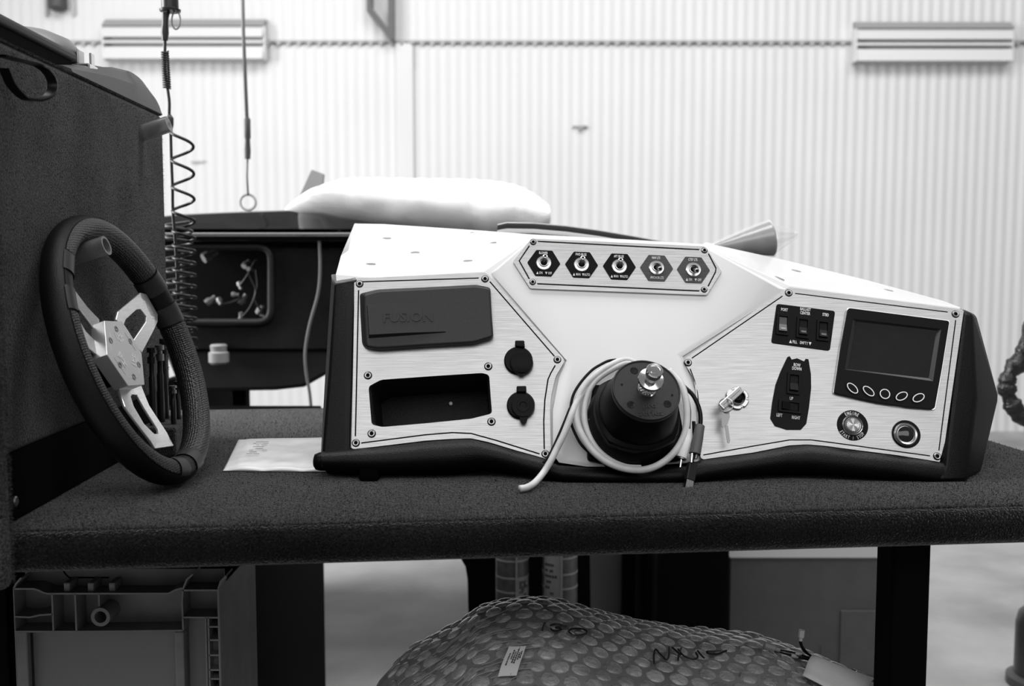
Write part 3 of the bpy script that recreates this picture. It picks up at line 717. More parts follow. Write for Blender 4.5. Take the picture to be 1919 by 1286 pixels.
# ignition
p = D(1381, 747, .004); Mt = Matrix.Translation((p.x, p.y, 0)); r = 22 * PX
link('ignition_escutcheon', lathe([(r, .003), (r, .006), (r * .93, .0075), (r * .66, .0074), (r * .63, .013), (r * .56, .0135), (r * .52, .0074)], 60, Mt, shape=lambda a, i: 1 - (.18 * max(0, math.cos(6 * a + .4)) ** 3 if i < 3 else 0)), mat('zinc', .42, .25, 1.0), rpn, smooth=True, angle=25)
link('ignition_core', lathe([(r * .52, .006), (r * .50, .0100), (r * .36, .0105), (r * .30, .0125), (r * .1, .0125)], 32, Mt), M_PLASTIC, rpn, smooth=True)
for k in range(6):
    a = .92 + k * math.pi / 3 ; q = (p.x + r * .82 * math.cos(a), p.y + r * .82 * math.sin(a))
    link('rivet', lathe([(.0016, .006), (.0016, .0082), (.0008, .0084)], 10, Matrix.Translation((*q, 0))), M_STEEL, rpn)
# switch plate on top
TPo = [(961, 491), (996, 447), (1320.6, 461.7), (1352.7, 509.4), (1325, 553.7), (993, 541)]
w0 = .0025; wT = w0 + .0035
def stripT(pts, w=1.0):
    P = [Vector((q.x, q.y)) for q in (D(x, y, wT) for x, y in pts)]; L = []; R = []
    for i, q in enumerate(P):
        t = (P[min(i + 1, len(P) - 1)] - P[max(i - 1, 0)]).normalized(); nn = Vector((-t.y, t.x)) * w * PX
        L.append(tuple(q + nn)); R.append(tuple(q - nn))
    return L + R[::-1]
Tg = [[(1008, 452.5), (1311, 468)], [(992, 461), (973, 489), (992, 523)], [(1007, 532), (1311, 545.5)], [(1328, 476), (1342, 503), (1341, 510), (1327, 537)]]
tp = link('toggle_panel', plate(rnd(D2(TPo, wT), .002, 2), [stripT(g) for g in Tg], w0, wT), M_ALU, dash, bevel=.0005, seg=1, label='long hexagonal aluminium panel with five toggle switches')
tb = D2(TPo, w0 + .001); cxy = (sum(q[0] for q in tb) / 6, sum(q[1] for q in tb) / 6)
link('panel_backing', ngon_prism([(cxy[0] + (x - cxy[0]) * .985, cxy[1] + (y - cxy[1]) * .97) for x, y in tb], w0 - .002, w0 + .0008), M_SHADOW, tp)
for x, y in ((999.3, 454), (998.3, 529), (1320, 469.5), (1319.5, 543)): screw(x, y, tp, wT, 5.6)
def pt(l): return [(940 + x / 4.361, 420 + y / 4.361) for x, y in l]
RT5 = -2.6
for i, ((hx, hy), up, (l1, l2)) in enumerate(zip(pt([(345, 322), (653, 335), (962, 350), (1266, 362), (1567, 377)]), (1, 1, 1, 0, 0),
        (('BLOWER', ('ON', 'OFF')), ('FWD BILGE', ('MAN', 'AUTO')), ('AFT BILGE', ('MAN', 'AUTO')), ('NAV LTS', 'ANCHOR LTS'), ('CTSY LTS', ('ON', 'OFF'))))):
    p = D(hx, hy, wT); c5, s5 = math.cos(math.radians(RT5)), math.sin(math.radians(RT5))
    hx6 = [(-32, 0), (-15.5, -26.8), (15.5, -26.8), (32, 0), (15.5, 26.8), (-15.5, 26.8)]
    hp = [(p.x + (a * c5 - b_ * s5) * PX, p.y + (a * s5 + b_ * c5) * PX) for a, b_ in hx6]
    hm = M_PLASTIC if up else mat('dark_anodised', .05, .4, .4, noise=.3, nscale=1, stretch=(60, 900, 60))
    link('switch_label_plate', ngon_prism(rnd(hp, .0012, 2), wT - .0005, wT + .0010), hm, tp)
    Mt = Matrix.Translation((p.x, p.y, 0)); r = 15 * PX
    link('toggle_collar', lathe([(r, wT), (r, wT + .0020), (r * .92, wT + .0032), (r * .62, wT + .0036), (r * .58, wT + .0062), (r * .50, wT + .0064), (r * .46, wT + .0035), (.0002, wT + .0034)], 36, Mt), M_STEEL, tp, smooth=True, angle=25)
    link('toggle_boot', lathe([(r * .44, wT + .003), (r * .40, wT + .0048), (r * .2, wT + .0062)], 20, Mt), M_PLASTIC, tp, smooth=True)
    if up: tip = D(hx + 2.8, hy - 14.3, wT + .0165); tip.z = wT + .0165
    else: tip = D(hx + 7, hy + 1.0, wT + .019); tip.z = wT + .019
    A = Vector((p.x, p.y, wT + .003)); d = tip - A
    bm = tube_bm([A, A + d * .3, A + d * .82, A + d * .97, A + d], [.0018, .0021, .0030, .0034, .0026], 14)
    link('toggle_lever', bm, M_STEEL, tp, smooth=True, angle=50)
    dnn = d.normalized(); link('lever_tip', lathe([(.0019, 0), (.0018, .0002)], 14, Matrix.Translation(tip) @ frame_to(dnn).to_4x4()), M_SHADOW, tp)
    def TT(s, dx, dy, sx=.60): txt(s, hx + dx - dy * s5, hy + dy - dx * s5, 5.4, tp, rot=RT5, w=wT + .0013, sx=sx)
    TT(l1, 0, -19.5, .56)
    if isinstance(l2, str): TT(l2, 0, 17.5, .56)
    else:
        a_, b_ = l2; w_ = 1 if a_ == 'ON' else 0
        xo = (-12, -5.5, 4.5, 11.5) if w_ else (-14, -6, 3, 10.5)
        for k, (kind, s) in enumerate(((1, ''), (0, a_), (2, ''), (0, b_))):
            X, Y_ = hx + xo[k], hy + 18.0 - xo[k] * s5
            if kind: tri(X, Y_, 5.4, tp, RT5, kind == 1, wT + .0013)
            else: txt(s, X, Y_, 5.4, tp, rot=RT5, w=wT + .0013, sx=.55)
# ------------------------------------------------ black lower trim
Tt = [(604, 846), (650, 842), (708, 838), (798, 827.5), (844, 824), (883, 823), (918, 831), (969, 846), (1020, 859), (1046, 872), (1110, 877), (1200, 877), (1288, 873), (1312, 862), (1413, 849.5), (1480, 836), (1513, 834), (1546, 837), (1613, 846), (1680, 854), (1765, 866), (1800, 872)]
Tb = [(606, 879), (650, 882), (712, 884), (798, 882), (852, 880), (903, 873), (935, 877), (969, 884), (1020, 899), (1060, 906), (1110, 910), (1200, 914), (1290, 911), (1330, 903), (1413, 890), (1467, 884), (1513, 884), (1547, 887), (1610, 893), (1663, 898), (1745, 905), (1820, 907)]
bm = bmesh.new(); rws = []
for ti, (a, c) in enumerate(zip(Tt, Tb)):
    kk = {len(Tt) - 1: .15, len(Tt) - 2: .55}.get(ti, 1)
    A = D(*a, .003); C_ = D(*c, .010); row = []
    for (t, w) in ((0, -.03), (0, .001), (.06, .009), (.25, .016), (.5, .0185), (.75, .0165), (.93, .0105), (1, .004), (1, -.03), (.98, -.10)):
        q = A.lerp(C_, t); q = dw((q.x, q.y, w * kk if w > .001 else w)); q.z = max(q.z, TOP + .0015); row.append(dl_(q))
    rws.append([bm.verts.new(q) for q in row])
for A, Bq in zip(rws[:-1], rws[1:]):
    for k in range(9): bm.faces.new((A[k], A[k + 1], Bq[k + 1], Bq[k]))
    bm.faces.new((A[9], A[0], Bq[0], Bq[9]))
bm.faces.new(rws[0]); bm.faces.new(rws[-1][::-1])
link('lower_trim', bm, M_CAP, dash, smooth=True, angle=60)
# left end cap
def P3d(l): return [D(x, y, w) for x, y, w in l]
bm = bmesh.new()
L = P3d([(655, 526, .006), (627, 531, .002), (616, 700, .004), (601, 879, .006), (650, 880, .010), (652, 700, .008), (621, 516, -.05), (609, 700, -.04), (600, 872, -.03), (664, 510, -.04), (668, 524, .002), (660, 842, .006)])
vs = [bm.verts.new(p) for p in L]
for f in ((0, 1, 2, 5), (5, 2, 3, 4), (1, 6, 7, 2), (2, 7, 8, 3), (1, 0, 10, 9, 6), (0, 5, 11, 10), (5, 4, 11), (6, 9, 8, 7), (9, 10, 11, 8), (8, 11, 4, 3)): bm.faces.new([vs[i] for i in f])
link('end_cap', bm, M_CAP, dash, bevel=.005, seg=3, smooth=True, angle=50)
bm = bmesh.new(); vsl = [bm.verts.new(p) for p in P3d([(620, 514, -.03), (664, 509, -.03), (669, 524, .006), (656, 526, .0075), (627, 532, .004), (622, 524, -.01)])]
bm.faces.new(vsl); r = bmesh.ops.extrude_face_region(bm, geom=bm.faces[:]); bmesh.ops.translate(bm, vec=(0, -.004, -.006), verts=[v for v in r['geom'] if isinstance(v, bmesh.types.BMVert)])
link('cap_lip', bm, mat('cap_lip_sheen', .09, .25), dash, bevel=.002, seg=2, smooth=True)  # lip is black like the cap; sheen on its top painted in as grey
bm = bmesh.new(); q = D(600, 865, -.01)
link('end_plug', tube_bm([D(612, 865, -.012), D(600, 865, -.012), D(591, 866, -.012), D(588, 866, -.012)], [.0125, .0125, .0105, .006], 20), M_PLASTIC, dash, smooth='all')
# right end cap
def pr(l): return [(1740 + x / 3.57, 560 + y / 3.57, w) for x, y, w in l]
Rp = P3d(pr([(232, 78, .004), (172, 590, .006), (102, 1105, .008), (60, 1225, .010), (300, 98, .000), (322, 672, .002), (250, 1236, .004), (318, 104, -.05), (470, 640, -.060), (468, 685, -.060), (352, 1222, -.045), (100, 40, -.06), (236, 72, -.03)]))
bm = bmesh.new(); vs = [bm.verts.new(p) for p in Rp]
bk = [bm.verts.new((v.co.x - .012, v.co.y, -.15)) for v in (vs[11], vs[7], vs[8], vs[9], vs[10])]
bk2 = bm.verts.new((Rp[3].x, Rp[3].y, -.10))
for f in ((0, 1, 5, 4), (1, 2, 6, 5), (2, 3, 6), (4, 5, 8, 7), (5, 9, 8), (5, 6, 10, 9), (0, 4, 7, 12), (12, 7, 11)): bm.faces.new([vs[i] for i in f])
for (i, j), (k, l) in zip(((11, 7), (7, 8), (8, 9), (9, 10)), ((0, 1), (1, 2), (2, 3), (3, 4))): bm.faces.new((vs[i], vs[j], bk[l], bk[k]))
bm.faces.new((vs[10], vs[6], vs[3], bk2, bk[4])); bm.faces.new((vs[11], vs[12], vs[0], vs[1], vs[2], vs[3], bk2, bk[0])); bm.faces.new((bk[0], bk[1], bk[2], bk[3], bk[4], bk2))
for v in bm.verts:
    q = dw(v.co)
    if q.z < TOP + .0015: q.z = TOP + .0015; v.co = dl_(q)
link('end_cap', bm, M_CAP, dash, bevel=.006, seg=3, smooth=True, angle=50)
# foot under the left end
f = atZ(690, 905); link('foot', box_bm((-.013, .004, 0), (.013, .03, .03)), M_MATTEBLK, None, bevel=.003)
bpy.data.objects['foot'].parent = dash; bpy.data.objects['foot'].matrix_parent_inverse = dash.matrix_world.inverted() if False else Matrix.Identity(4)
bpy.data.objects['foot'].matrix_local = (Matrix.Translation(DO) @ rotD.to_4x4()).inverted() @ Matrix.Translation((f.x, f.y, TOP + .001))
# ------------------------------------------------ helm
hp0 = dw(D(1184, 795, .010)); ax = Vector((math.sin(math.radians(8)) * math.cos(math.radians(38)), -math.cos(math.radians(8)) * math.cos(math.radians(38)), math.sin(math.radians(38))))
HM = Matrix.Translation(dl_(hp0)) @ (invD @ frame_to(ax)).to_4x4()
def sq(k):
    def s(a, i):
        e = k[min(i, len(k) - 1)]
        return 1 / max(abs(math.cos(a)), abs(math.sin(a))) ** e if e else 1
    return s
Rb = .0600
prof = [(Rb * 1.0, -.035), (Rb * 1.03, -.004), (Rb * 1.03, .012), (Rb * .97, .018), (Rb * .93, .022), (Rb * .95, .030), (Rb * .93, .034), (Rb * .86, .037), (Rb * .80, .060), (Rb * .74, .078), (Rb * .72, .084)]
link('helm_boot', lathe(prof, 64, HM, shape=sq([.0, .0, .02, .06, .14, .22, .22, .14, .05, 0])), M_PLASTIC, dash, smooth=True, angle=35)
Rc = 60.5 * PX
hc = link('helm_cap', lathe([(Rc * .97, .080), (Rc, .084), (Rc * 1.0, .0885), (Rc * .985, .0905), (Rc * .955, .0905), (Rc * .94, .0893), (.0002, .0893)], 64, HM), M_RUBBER, dash, smooth=True, angle=25)
zc = .0893
for a, rr in ((math.radians(112), .70), (math.radians(222), .72), (math.radians(-42), .72)):
    link('cap_bolt', lathe([(.0052, zc - .001), (.0052, zc + .0003), (.0034, zc + .0004), (.0030, zc - .0), (.0006, zc)], 18, HM @ Matrix.Translation((Rc * rr * math.cos(a), Rc * rr * math.sin(a), 0))), M_GLOSSBLK, hc, smooth=True)
for a, rr in ((math.radians(165), .72), (math.radians(-15), .75)):
    link('cap_dimple', lathe([(.0016, zc - .0005), (.0016, zc + .0004), (.0008, zc + .0004)], 10, HM @ Matrix.Translation((Rc * rr * math.cos(a), Rc * rr * math.sin(a), 0))), M_GLOSSBLK, hc)
for s, yy, hh in (('pro', -.52, .011), ('series', -.76, .012)):
    link('lettering', text_bm(s, hh, HM @ Matrix.Translation((0, Rc * yy, zc + .0003)), 1.15, .0002, .0004), mat('cap_letter', .016, .5), hc)
link('shaft_collar', lathe([(.0118, zc), (.0118, zc + .003), (.0100, zc + .0035), (.0095, zc + .001), (.0075, zc + .001)], 32, HM), M_CHROME, dash, smooth=True, angle=25)
link('shaft', lathe([(.0085, zc), (.0085, zc + .014), (.0085, zc + .020), (.0158, zc + .0215), (.0165, zc + .024), (.0158, zc + .0262), (.0075, zc + .028), (.0072, zc + .037), (.0102, zc + .038), (.0106, zc + .046), (.0098, zc + .0475), (.0068, zc + .0478), (.0066, zc + .0465), (.0055, zc + .0464), (.0054, zc + .0480), (.0010, zc + .0482)], 40, HM), M_CHROME, dash, smooth=True, angle=25)
bm = bmesh.new()
for row in range(4):
    for k in range(16):
        a = 2 * math.pi * (k + .5 * (row % 2)) / 16
        M = HM @ Matrix.Translation((.0087 * math.cos(a), .0087 * math.sin(a), zc + .0035 + row * .0037)); bmesh.ops.create_icosphere(bm, subdivisions=1, radius=.0016, matrix=M)
o = link('knurling', bm, M_CHROME, dash, smooth='all'); o['kind'] = 'stuff'
# helm base plate corner behind the cable
link('helm_base', ngon_prism(rnd(D2([(1101, 790), (1112, 720), (1265, 720), (1280, 800), (1278, 862), (1230, 868), (1130, 868), (1101, 862)], .014), .005), .002, .012), M_PLASTIC, dash, bevel=.002)

# ================================================================== CABLES AROUND THE HELM
def dworld(x, y, w): return dw(D(x, y, w))
def p3(l): return [(1060 + x / 4.944, 640 + y / 4.944) for x, y in l]
k3 = p3([(700, 235), (560, 174), (400, 232), (250, 335), (150, 450), (100, 590), (105, 750), (180, 920), (300, 1060), (450, 1150), (620, 1190), (780, 1178), (930, 1100), (1045, 975), (1110, 830), (1125, 650), (1100, 480), (1050, 370), (960, 270)])
ws = [.020, .022, .024, .026, .028, .030, .032, .034, .036, .038, .040, .040, .038, .036, .034, .032, .030, .026, .020]
cab = thing('white_cable', 'white cable coiled twice around the black helm and trailing to the bench', 'cable', dworld(1072, 769, .03))
inv = Matrix.Translation(-dworld(1072, 769, .03))
def lk(name, pts, r, m, par, inv, **k): return link(name, tube_bm([inv @ Vector(p) for p in catmull(pts, 6)], r, 10), m, par, smooth='all', **k)
lk('loop', [dworld(x, y, w) for (x, y), w in zip(k3, ws)], 6.4 * PX, M_WCABLE, cab, inv)
k4 = p3([(680, 265), (560, 205), (350, 305), (240, 410), (185, 550), (172, 700), (205, 840), (290, 990), (420, 1105), (560, 1165), (700, 1175)])
lk('loop', [dworld(x, y, .022 + .001 * i) for i, (x, y) in enumerate(k4)], 6.0 * PX, M_WCABLE, cab, inv)
tl = [(1140, 690), (1105, 715), (1082, 752), (1072, 775), (1058, 811), (1044, 840), (1031, 866), (1017, 888), (1000, 906), (984, 913)]
tw = [.022, .024, .030, .034, .034, .032, .033, .034]
lk('tail', [dworld(x, y, w) for (x, y), w in zip(tl[:8], tw)] + [atZ(1001, 906, TOP + .008), atZ(987, 914, TOP + .0075), atZ(974, 916, TOP + .0075)], 6.2 * PX, M_WCABLE, cab, inv)
bc = thing('black_cable', 'thin black audio cable with a white and a dark plug hanging beside the helm', 'cable', dworld(1300, 760, .03))
inv2 = Matrix.Translation(-dworld(1300, 760, .03))
kb = p3([(470, 170), (400, 180), (330, 212), (240, 270), (140, 380), (70, 500), (45, 640), (55, 770), (110, 900), (160, 975), (240, 1050)])
lk('loop', [dworld(x, y, .020) for x, y in kb], 2.6 * PX, M_BCABLE, bc, inv2)
lk('loop', [dworld(x, y, .030) for x, y in p3([(215, 720), (270, 900), (360, 1010), (480, 1090), (620, 1125), (800, 1090), (930, 1000), (1040, 860)])], 2.2 * PX, M_BCABLE, bc, inv2)
lk('tail', [dworld(x, y, .026) for x, y in [(1068, 765), (1058, 790), (1046, 818), (1032, 848), (1018, 868)]], 2.4 * PX, M_BCABLE, bc, inv2)
lk('lead', [dworld(x, y, w) for x, y, w in [(1262, 705, .02), (1282, 725, .026), (1298, 740, .03), (1309, 762, .032), (1313, 782, .032), (1312, 800, .032)]], 4.0 * PX, M_BCABLE, bc, inv2)
lk('lead', [dworld(x, y, w) for x, y, w in [(1272, 712, .02), (1284, 735, .024), (1291, 765, .028), (1291, 790, .032), (1289, 808, .034)]], 3.8 * PX, M_BCABLE, bc, inv2)
def plug(pts, rs, m, name, par, inv, seg=16): return link(name, tube_bm([inv @ dworld(*p) for p in pts], [r * PX for r in rs], seg), m, par, smooth=True, angle=45)
plug([(1290.5, 805, .034), (1289, 820, .034), (1288.8, 822, .034), (1277, 858, .034)], [6, 6.2, 7.5, 9.5], M_LGREY2 if False else mat('white_plug', .72, .45), 'plug', bc, inv2)['label'] = 'white plug'
plug([(1278.3, 856, .034), (1277, 861, .034)], [8, 8], M_DSTEEL, 'plug_collar', bc, inv2)
plug([(1277, 860, .034), (1274.6, 876, .034)], [2.6, 2.2], M_CHROME, 'plug_pin', bc, inv2)
plug([(1312, 798, .032), (1308.5, 816, .034), (1308, 819, .034), (1302, 851, .036)], [8.5, 9.5, 9.8, 10.5], M_GREYT, 'plug', bc, inv2)['label'] = 'dark grey plug'
plug([(1297, 850, .037), (1295.5, 867, .037)], [3, 2.6], M_CHROME, 'plug_pin', bc, inv2)
plug([(1305.5, 852, .034), (1304, 860, .034)], [3.5, 3], M_DSTEEL, 'plug_collar', bc, inv2)
uc = thing('usb_cable', 'short black lead with a silver USB plug hanging below the helm', 'cable', dworld(1295, 880, .03))
inv3 = Matrix.Translation(-dworld(1295, 880, .03))
lk('lead', [dworld(x, y, w) for x, y, w in [(1300, 790, .022), (1301, 820, .022), (1299, 845, .026), (1296, 872, .030)]], 3.4 * PX, M_BCABLE, uc, inv3)
U = [dworld(1298, 868, .030), dworld(1292, 900, .030)]; d = (U[1] - U[0]).normalized(); M = Matrix.Translation(inv3 @ U[0]) @ frame_to(d, (1, .5, 0)).to_4x4()
bm = box_bm((-.0035, -.0065, 0), (.0035, .0065, (U[1] - U[0]).length)); bm.transform(M); link('usb_body', bm, mat('usb_black', .02, .4), uc, bevel=.001)
bm = box_bm((-.0022, -.0055, 0), (.0022, .0055, .0135)); bm.transform(M @ Matrix.Translation((0, 0, (U[1] - U[0]).length))); link('usb_shell', bm, M_CHROME, uc)
# keys hanging from the ignition
kt = thing('key_ring', 'silver key with ring and pull tab hanging from the ignition switch', 'key', dworld(1362, 760, .02))
inv4 = Matrix.Translation(-dworld(1362, 760, .02))
def pk(l): return [(1330 + x / 8.04, 690 + y / 8.04) for x, y in l]
Q = [dworld(x, y, w) for (x, y), w in zip(pk([(470, 320), (170, 590)]), (.014, .030))]
d = (Q[1] - Q[0]); M = Matrix.Translation(inv4 @ Q[0]) @ frame_to(d.normalized(), dn).to_4x4()
bm = box_bm((-.0052, -.0022, 0), (.0052, .0022, d.length)); bm.transform(M); link('key_bow', bm, M_STEEL, kt, bevel=.0012, seg=2)
bm = box_bm((-.0004, -.0026, .004), (.0004, .0026, d.length - .004)); bm.transform(M); link('key_groove', bm, M_DSTEEL, kt)
rc = pk([(245, 560)])[0]
link('ring', tube_bm([inv4 @ dworld(rc[0] + 13.5 * math.cos(a), rc[1] + 13 * math.sin(a), .026 + .006 * math.cos(a)) for a in [2 * math.pi * k / 32 for k in range(32)]], .0007, 6, True), M_STEEL, kt, smooth='all')
kp = pk([(215, 655), (285, 640), (300, 740), (265, 850), (225, 880), (195, 900), (178, 880), (175, 760), (190, 690)])
P2 = [inv4 @ dworld(x, y, .022) for x, y in kp]
bm = bmesh.new(); a = [bm.verts.new(p) for p in P2]; c = [bm.verts.new(p + dn * .0018) for p in P2]
bm.faces.new(a); bm.faces.new(c[::-1])
for i in range(len(a)): bm.faces.new((a[i], a[i - 1], c[i - 1], c[i]))
link('key_head', bm, M_DSTEEL, kt)
kp = pk([(225, 875), (270, 865), (305, 1100), (290, 1135), (262, 1125), (250, 1050), (240, 960)])
P2 = [inv4 @ dworld(x, y, .020) for x, y in kp]
bm = bmesh.new(); a = [bm.verts.new(p) for p in P2]; c = [bm.verts.new(p + dn * .0018) for p in P2]
bm.faces.new(a); bm.faces.new(c[::-1])
for i in range(len(a)): bm.faces.new((a[i], a[i - 1], c[i - 1], c[i]))
link('key_blade', bm, M_DSTEEL, kt)
# ================================================================== ON THE BENCH
# flat plastic bag
q = [atZ(x, y, TOP + .002) for x, y in ((447, 824), (640, 820), (628, 884), (418, 882))]
bm = bmesh.new(); NX, NY = 40, 20; g = []
o0 = q[3]
for j in range(NY + 1):
    r = []
    for i in range(NX + 1):
        u, v = i / NX, j / NY; p = (q[3].lerp(q[2], u)).lerp(q[0].lerp(q[1], u), v)
        e = min(u, 1 - u) * 8; f = min(v, 1 - v) * 5; h = .007 * min(1, e) ** .6 * min(1, f) ** .6
        h += .0016 * fbm((u * 3, v * 11, 1.3), 1.0) * min(1, e, f) + .003 * abs(math.sin(9 * u + 3)) * (1 if v < .12 else 0) * min(1, e)
        r.append(bm.verts.new((p.x - o0.x, p.y - o0.y, max(h, 0))))
    g.append(r)
for j in range(NY):
    for i in range(NX): bm.faces.new((g[j][i], g[j][i + 1], g[j + 1][i + 1], g[j + 1][i]))
edge = g[0] + [r[-1] for r in g[1:]] + g[-1][-2::-1] + [r[0] for r in g[-2:0:-1]]
bot = [bm.verts.new((v.co.x, v.co.y, -.0008)) for v in edge]
for i in range(len(edge)): bm.faces.new((edge[i], edge[i - 1], bot[i - 1], bot[i]))
bm.faces.new(bot)
t = thing('plastic_bag', 'flat white printed plastic bag lying on the bench left of the dashboard', 'bag', o0)
bagm = link('film', bm, mat('bag_film', .80, .25, noise=.05, nscale=40), t, smooth='all')
bm = bmesh.new(); rnd_ = random.Random(3)
for k in range(16):
    u, v = .17 + .10 * rnd_.random() + .05 * (k % 2), .30 + .45 * (k // 2) / 8
    p = (q[3].lerp(q[2], u)).lerp(q[0].lerp(q[1], u), v) - o0; w = .002 + .004 * rnd_.random()
    b2 = box_bm((p.x - w, p.y - .0012, .0092), (p.x + w, p.y + .0012, .0096)); me2 = bpy.data.meshes.new('x'); b2.to_mesh(me2); b2.free(); bm.from_mesh(me2)
link('print_mark', bm, mat('print_grey', .25, .5), t)
# drill holder
c = atY(322, 800, 1.53); t = thing('drill_holder', 'grey carpeted block holding dark rods behind the steering wheel', 'holder', (c.x, 1.53, TOP))
link('block', box_bm((-.035, -.05, .0012), (.022, .07, .046)), M_BOXCARP, t, bevel=.004)
for k, (x, y, Y, r, lab) in enumerate(((284, 655, 1.50, .0052, 'dark rod with plain end, leftmost in the holder behind the steering wheel'), (299, 650, 1.53, .0052, 'tall dark rod with stepped collar, second from left in the holder'), (307, 638, 1.565, .005, 'tallest dark rod with stepped collar in the holder'),
        (324, 726, 1.51, .0042, 'short dark rod with collar at the front of the holder'), (333, 718, 1.56, .0038, 'short dark rod at the right end of the holder'))):
    p = atY(x, y, Y); H = p.z - (TOP + .044)
    tt = thing('drill_bit', lab, 'drill bit', (p.x, Y, TOP + .0465), group='dark rods in the holder'); 
    link('shank', lathe([(r, 0), (r, H * .62), (r * .8, H * .64), (r * .8, H * .8)], 14), mat('tool_black', .02, .25, .5), tt, smooth=True)
    link('collar', lathe([(r * 1.25, H * .8), (r * 1.25, H * .88), (r * .75, H * .89), (r * .75, H * .93), (r * 1.35, H * .94), (r * 1.35, H)], 14), M_DSTEEL if k in (1, 3) else mat('tool_black', .02, .25, .5), tt, smooth=True)

# ================================================================== BACKGROUND
# black moulding behind the dashboard, on the bench
bm = bmesh.new(); st = [(932, 436, 420), (950, 425, 416), (1000, 424, 417), (1060, 428, 422), (1120, 436, 430), (1180, 447, 440), (1240, 459, 451), (1320, 472, 463), (1400, 486, 476), (1480, 500, 489), (1560, 520, 508)]
rws = []
for i, (x, ylo, yt) in enumerate(st):
    a = atY(x, yt, 1.95); h = a.z; x0 = a.x; e = .5 if i in (0, len(st) - 1) else 1
    rws.append([bm.verts.new((x0 + .01 * (k == 0), 1.95 + yy, zz)) for k, (yy, zz) in enumerate(((-.05, TOP + .002), (-.05, h - .055), (-.035, h - .018), (-.012, h - .003), (.01, h), (.04, h - .01), (.06, h - .05), (.07, TOP + .002)))])
for A, Bq in zip(rws[:-1], rws[1:]):
    for k in range(7): bm.faces.new((A[k], A[k + 1], Bq[k + 1], Bq[k]))
    bm.faces.new((A[7], A[0], Bq[0], Bq[7]))
bm.faces.new(rws[0]); bm.faces.new(rws[-1][::-1])
tag(link('boat_moulding', bm, M_GBLK2, smooth=True, angle=50), 'long gloss black moulding peeking over the back edge of the white dashboard', 'moulding')
# wrapped roll
A, Bq = atY(1335, 466, 1.93), atY(1448, 447, 1.93)
t = thing('wrapped_roll', 'dark cone-shaped roll wrapped in clear plastic behind the white dashboard', 'roll', A)
d = Bq - A; M = frame_to(d.normalized()).to_4x4(); Ln = d.length
link('roll', lathe([(.006, 0), (.012, Ln * .2), (.021, Ln * .5), (.029, Ln * .8), (.033, Ln * .97), (.030, Ln)], 24, M), mat('roll_grey', .10, .18, coat=1, noise=.5, nscale=30), t, smooth=True)
bm = bmesh.new(); rws = []
for i in range(9):
    s = i / 8; rws.append([bm.verts.new(M @ Vector(((.012 + .024 * (1 - s)) * math.cos(a) * (1 + .25 * math.sin(5 * a)), .03 * math.sin(a) * (1 - .75 * s), Ln + .045 * s))) for a in [2 * math.pi * k / 24 for k in range(24)]])
for P_, Q_ in zip(rws[:-1], rws[1:]):
    for k in range(24): bm.faces.new((P_[k], P_[(k + 1) % 24], Q_[(k + 1) % 24], Q_[k]))
link('plastic_tail', bm, mat('film_clear', .9, .15, alpha=.22), t, smooth='all')
link('plastic_film', lathe([(.010, 0), (.017, Ln * .2), (.026, Ln * .5), (.0335, Ln * .8), (.036, Ln * .98)], 24, M), mat('film_clear', .9, .15, alpha=.22), t, smooth=True)
link('neck_tie', lathe([(.010, -.02), (.013, -.01), (.008, .004)], 16, M), mat('tie_white', .8, .3), t, smooth=True)
# second console on its stand
YC = 2.62
def VC(x, y, off=0): return atY(x, y, YC + off)
con = thing('boat_console', 'black boat console with carpeted front and square opening on a stand behind the bench', 'console', (VC(500, 560).x, YC, 0))
iv = Matrix.Translation((-VC(500, 560).x, -YC, 0))
def prismY(poly, y0, y1, holes=()):
    """pixel outline on the plane y = YC, extruded in depth"""
    P = [VC(*p) for p in poly]; H = [[VC(*p) for p in h] for h in holes]
    bm = plate([(p.x, p.z) for p in P], [[(p.x, p.z) for p in h] for h in H], -y1, -y0)
    bm.transform(iv @ Matrix.Translation((0, YC, 0)) @ Matrix(((1, 0, 0, 0), (0, 0, -1, 0), (0, 1, 0, 0), (0, 0, 0, 1))))
    return bm
M_CON = carpet('carpet_console', .008, .03, .3, .3)
ring_ = lambda x0, y0, x1, y1, r: [(x, y) for x, y in rnd([(x0, y0), (x1, y0), (x1, y1), (x0, y1)], r, 5)]
link('carpet_panel', prismY([(290, 452), (1250, 490), (1250, 655), (290, 655)], 0, .05, [ring_(345, 462, 508, 604, 26)]), M_CON, con, bevel=.008, seg=2)
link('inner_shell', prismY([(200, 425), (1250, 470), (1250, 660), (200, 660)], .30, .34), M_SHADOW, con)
link('lower_skirt', prismY([(300, 655), (1240, 655), (1100, 690), (612, 702), (566, 728), (511, 734), (395, 736), (330, 730)], .02, .88), mat('skirt', .016, .5), con, bevel=.01)
link('opening_lip', tube_bm([iv @ VC(x, y, -.004) for x, y in ring_(345, 462, 508, 604, 26)], .010, 8, True), mat('lip_grey', .016, .5), con, smooth='all')
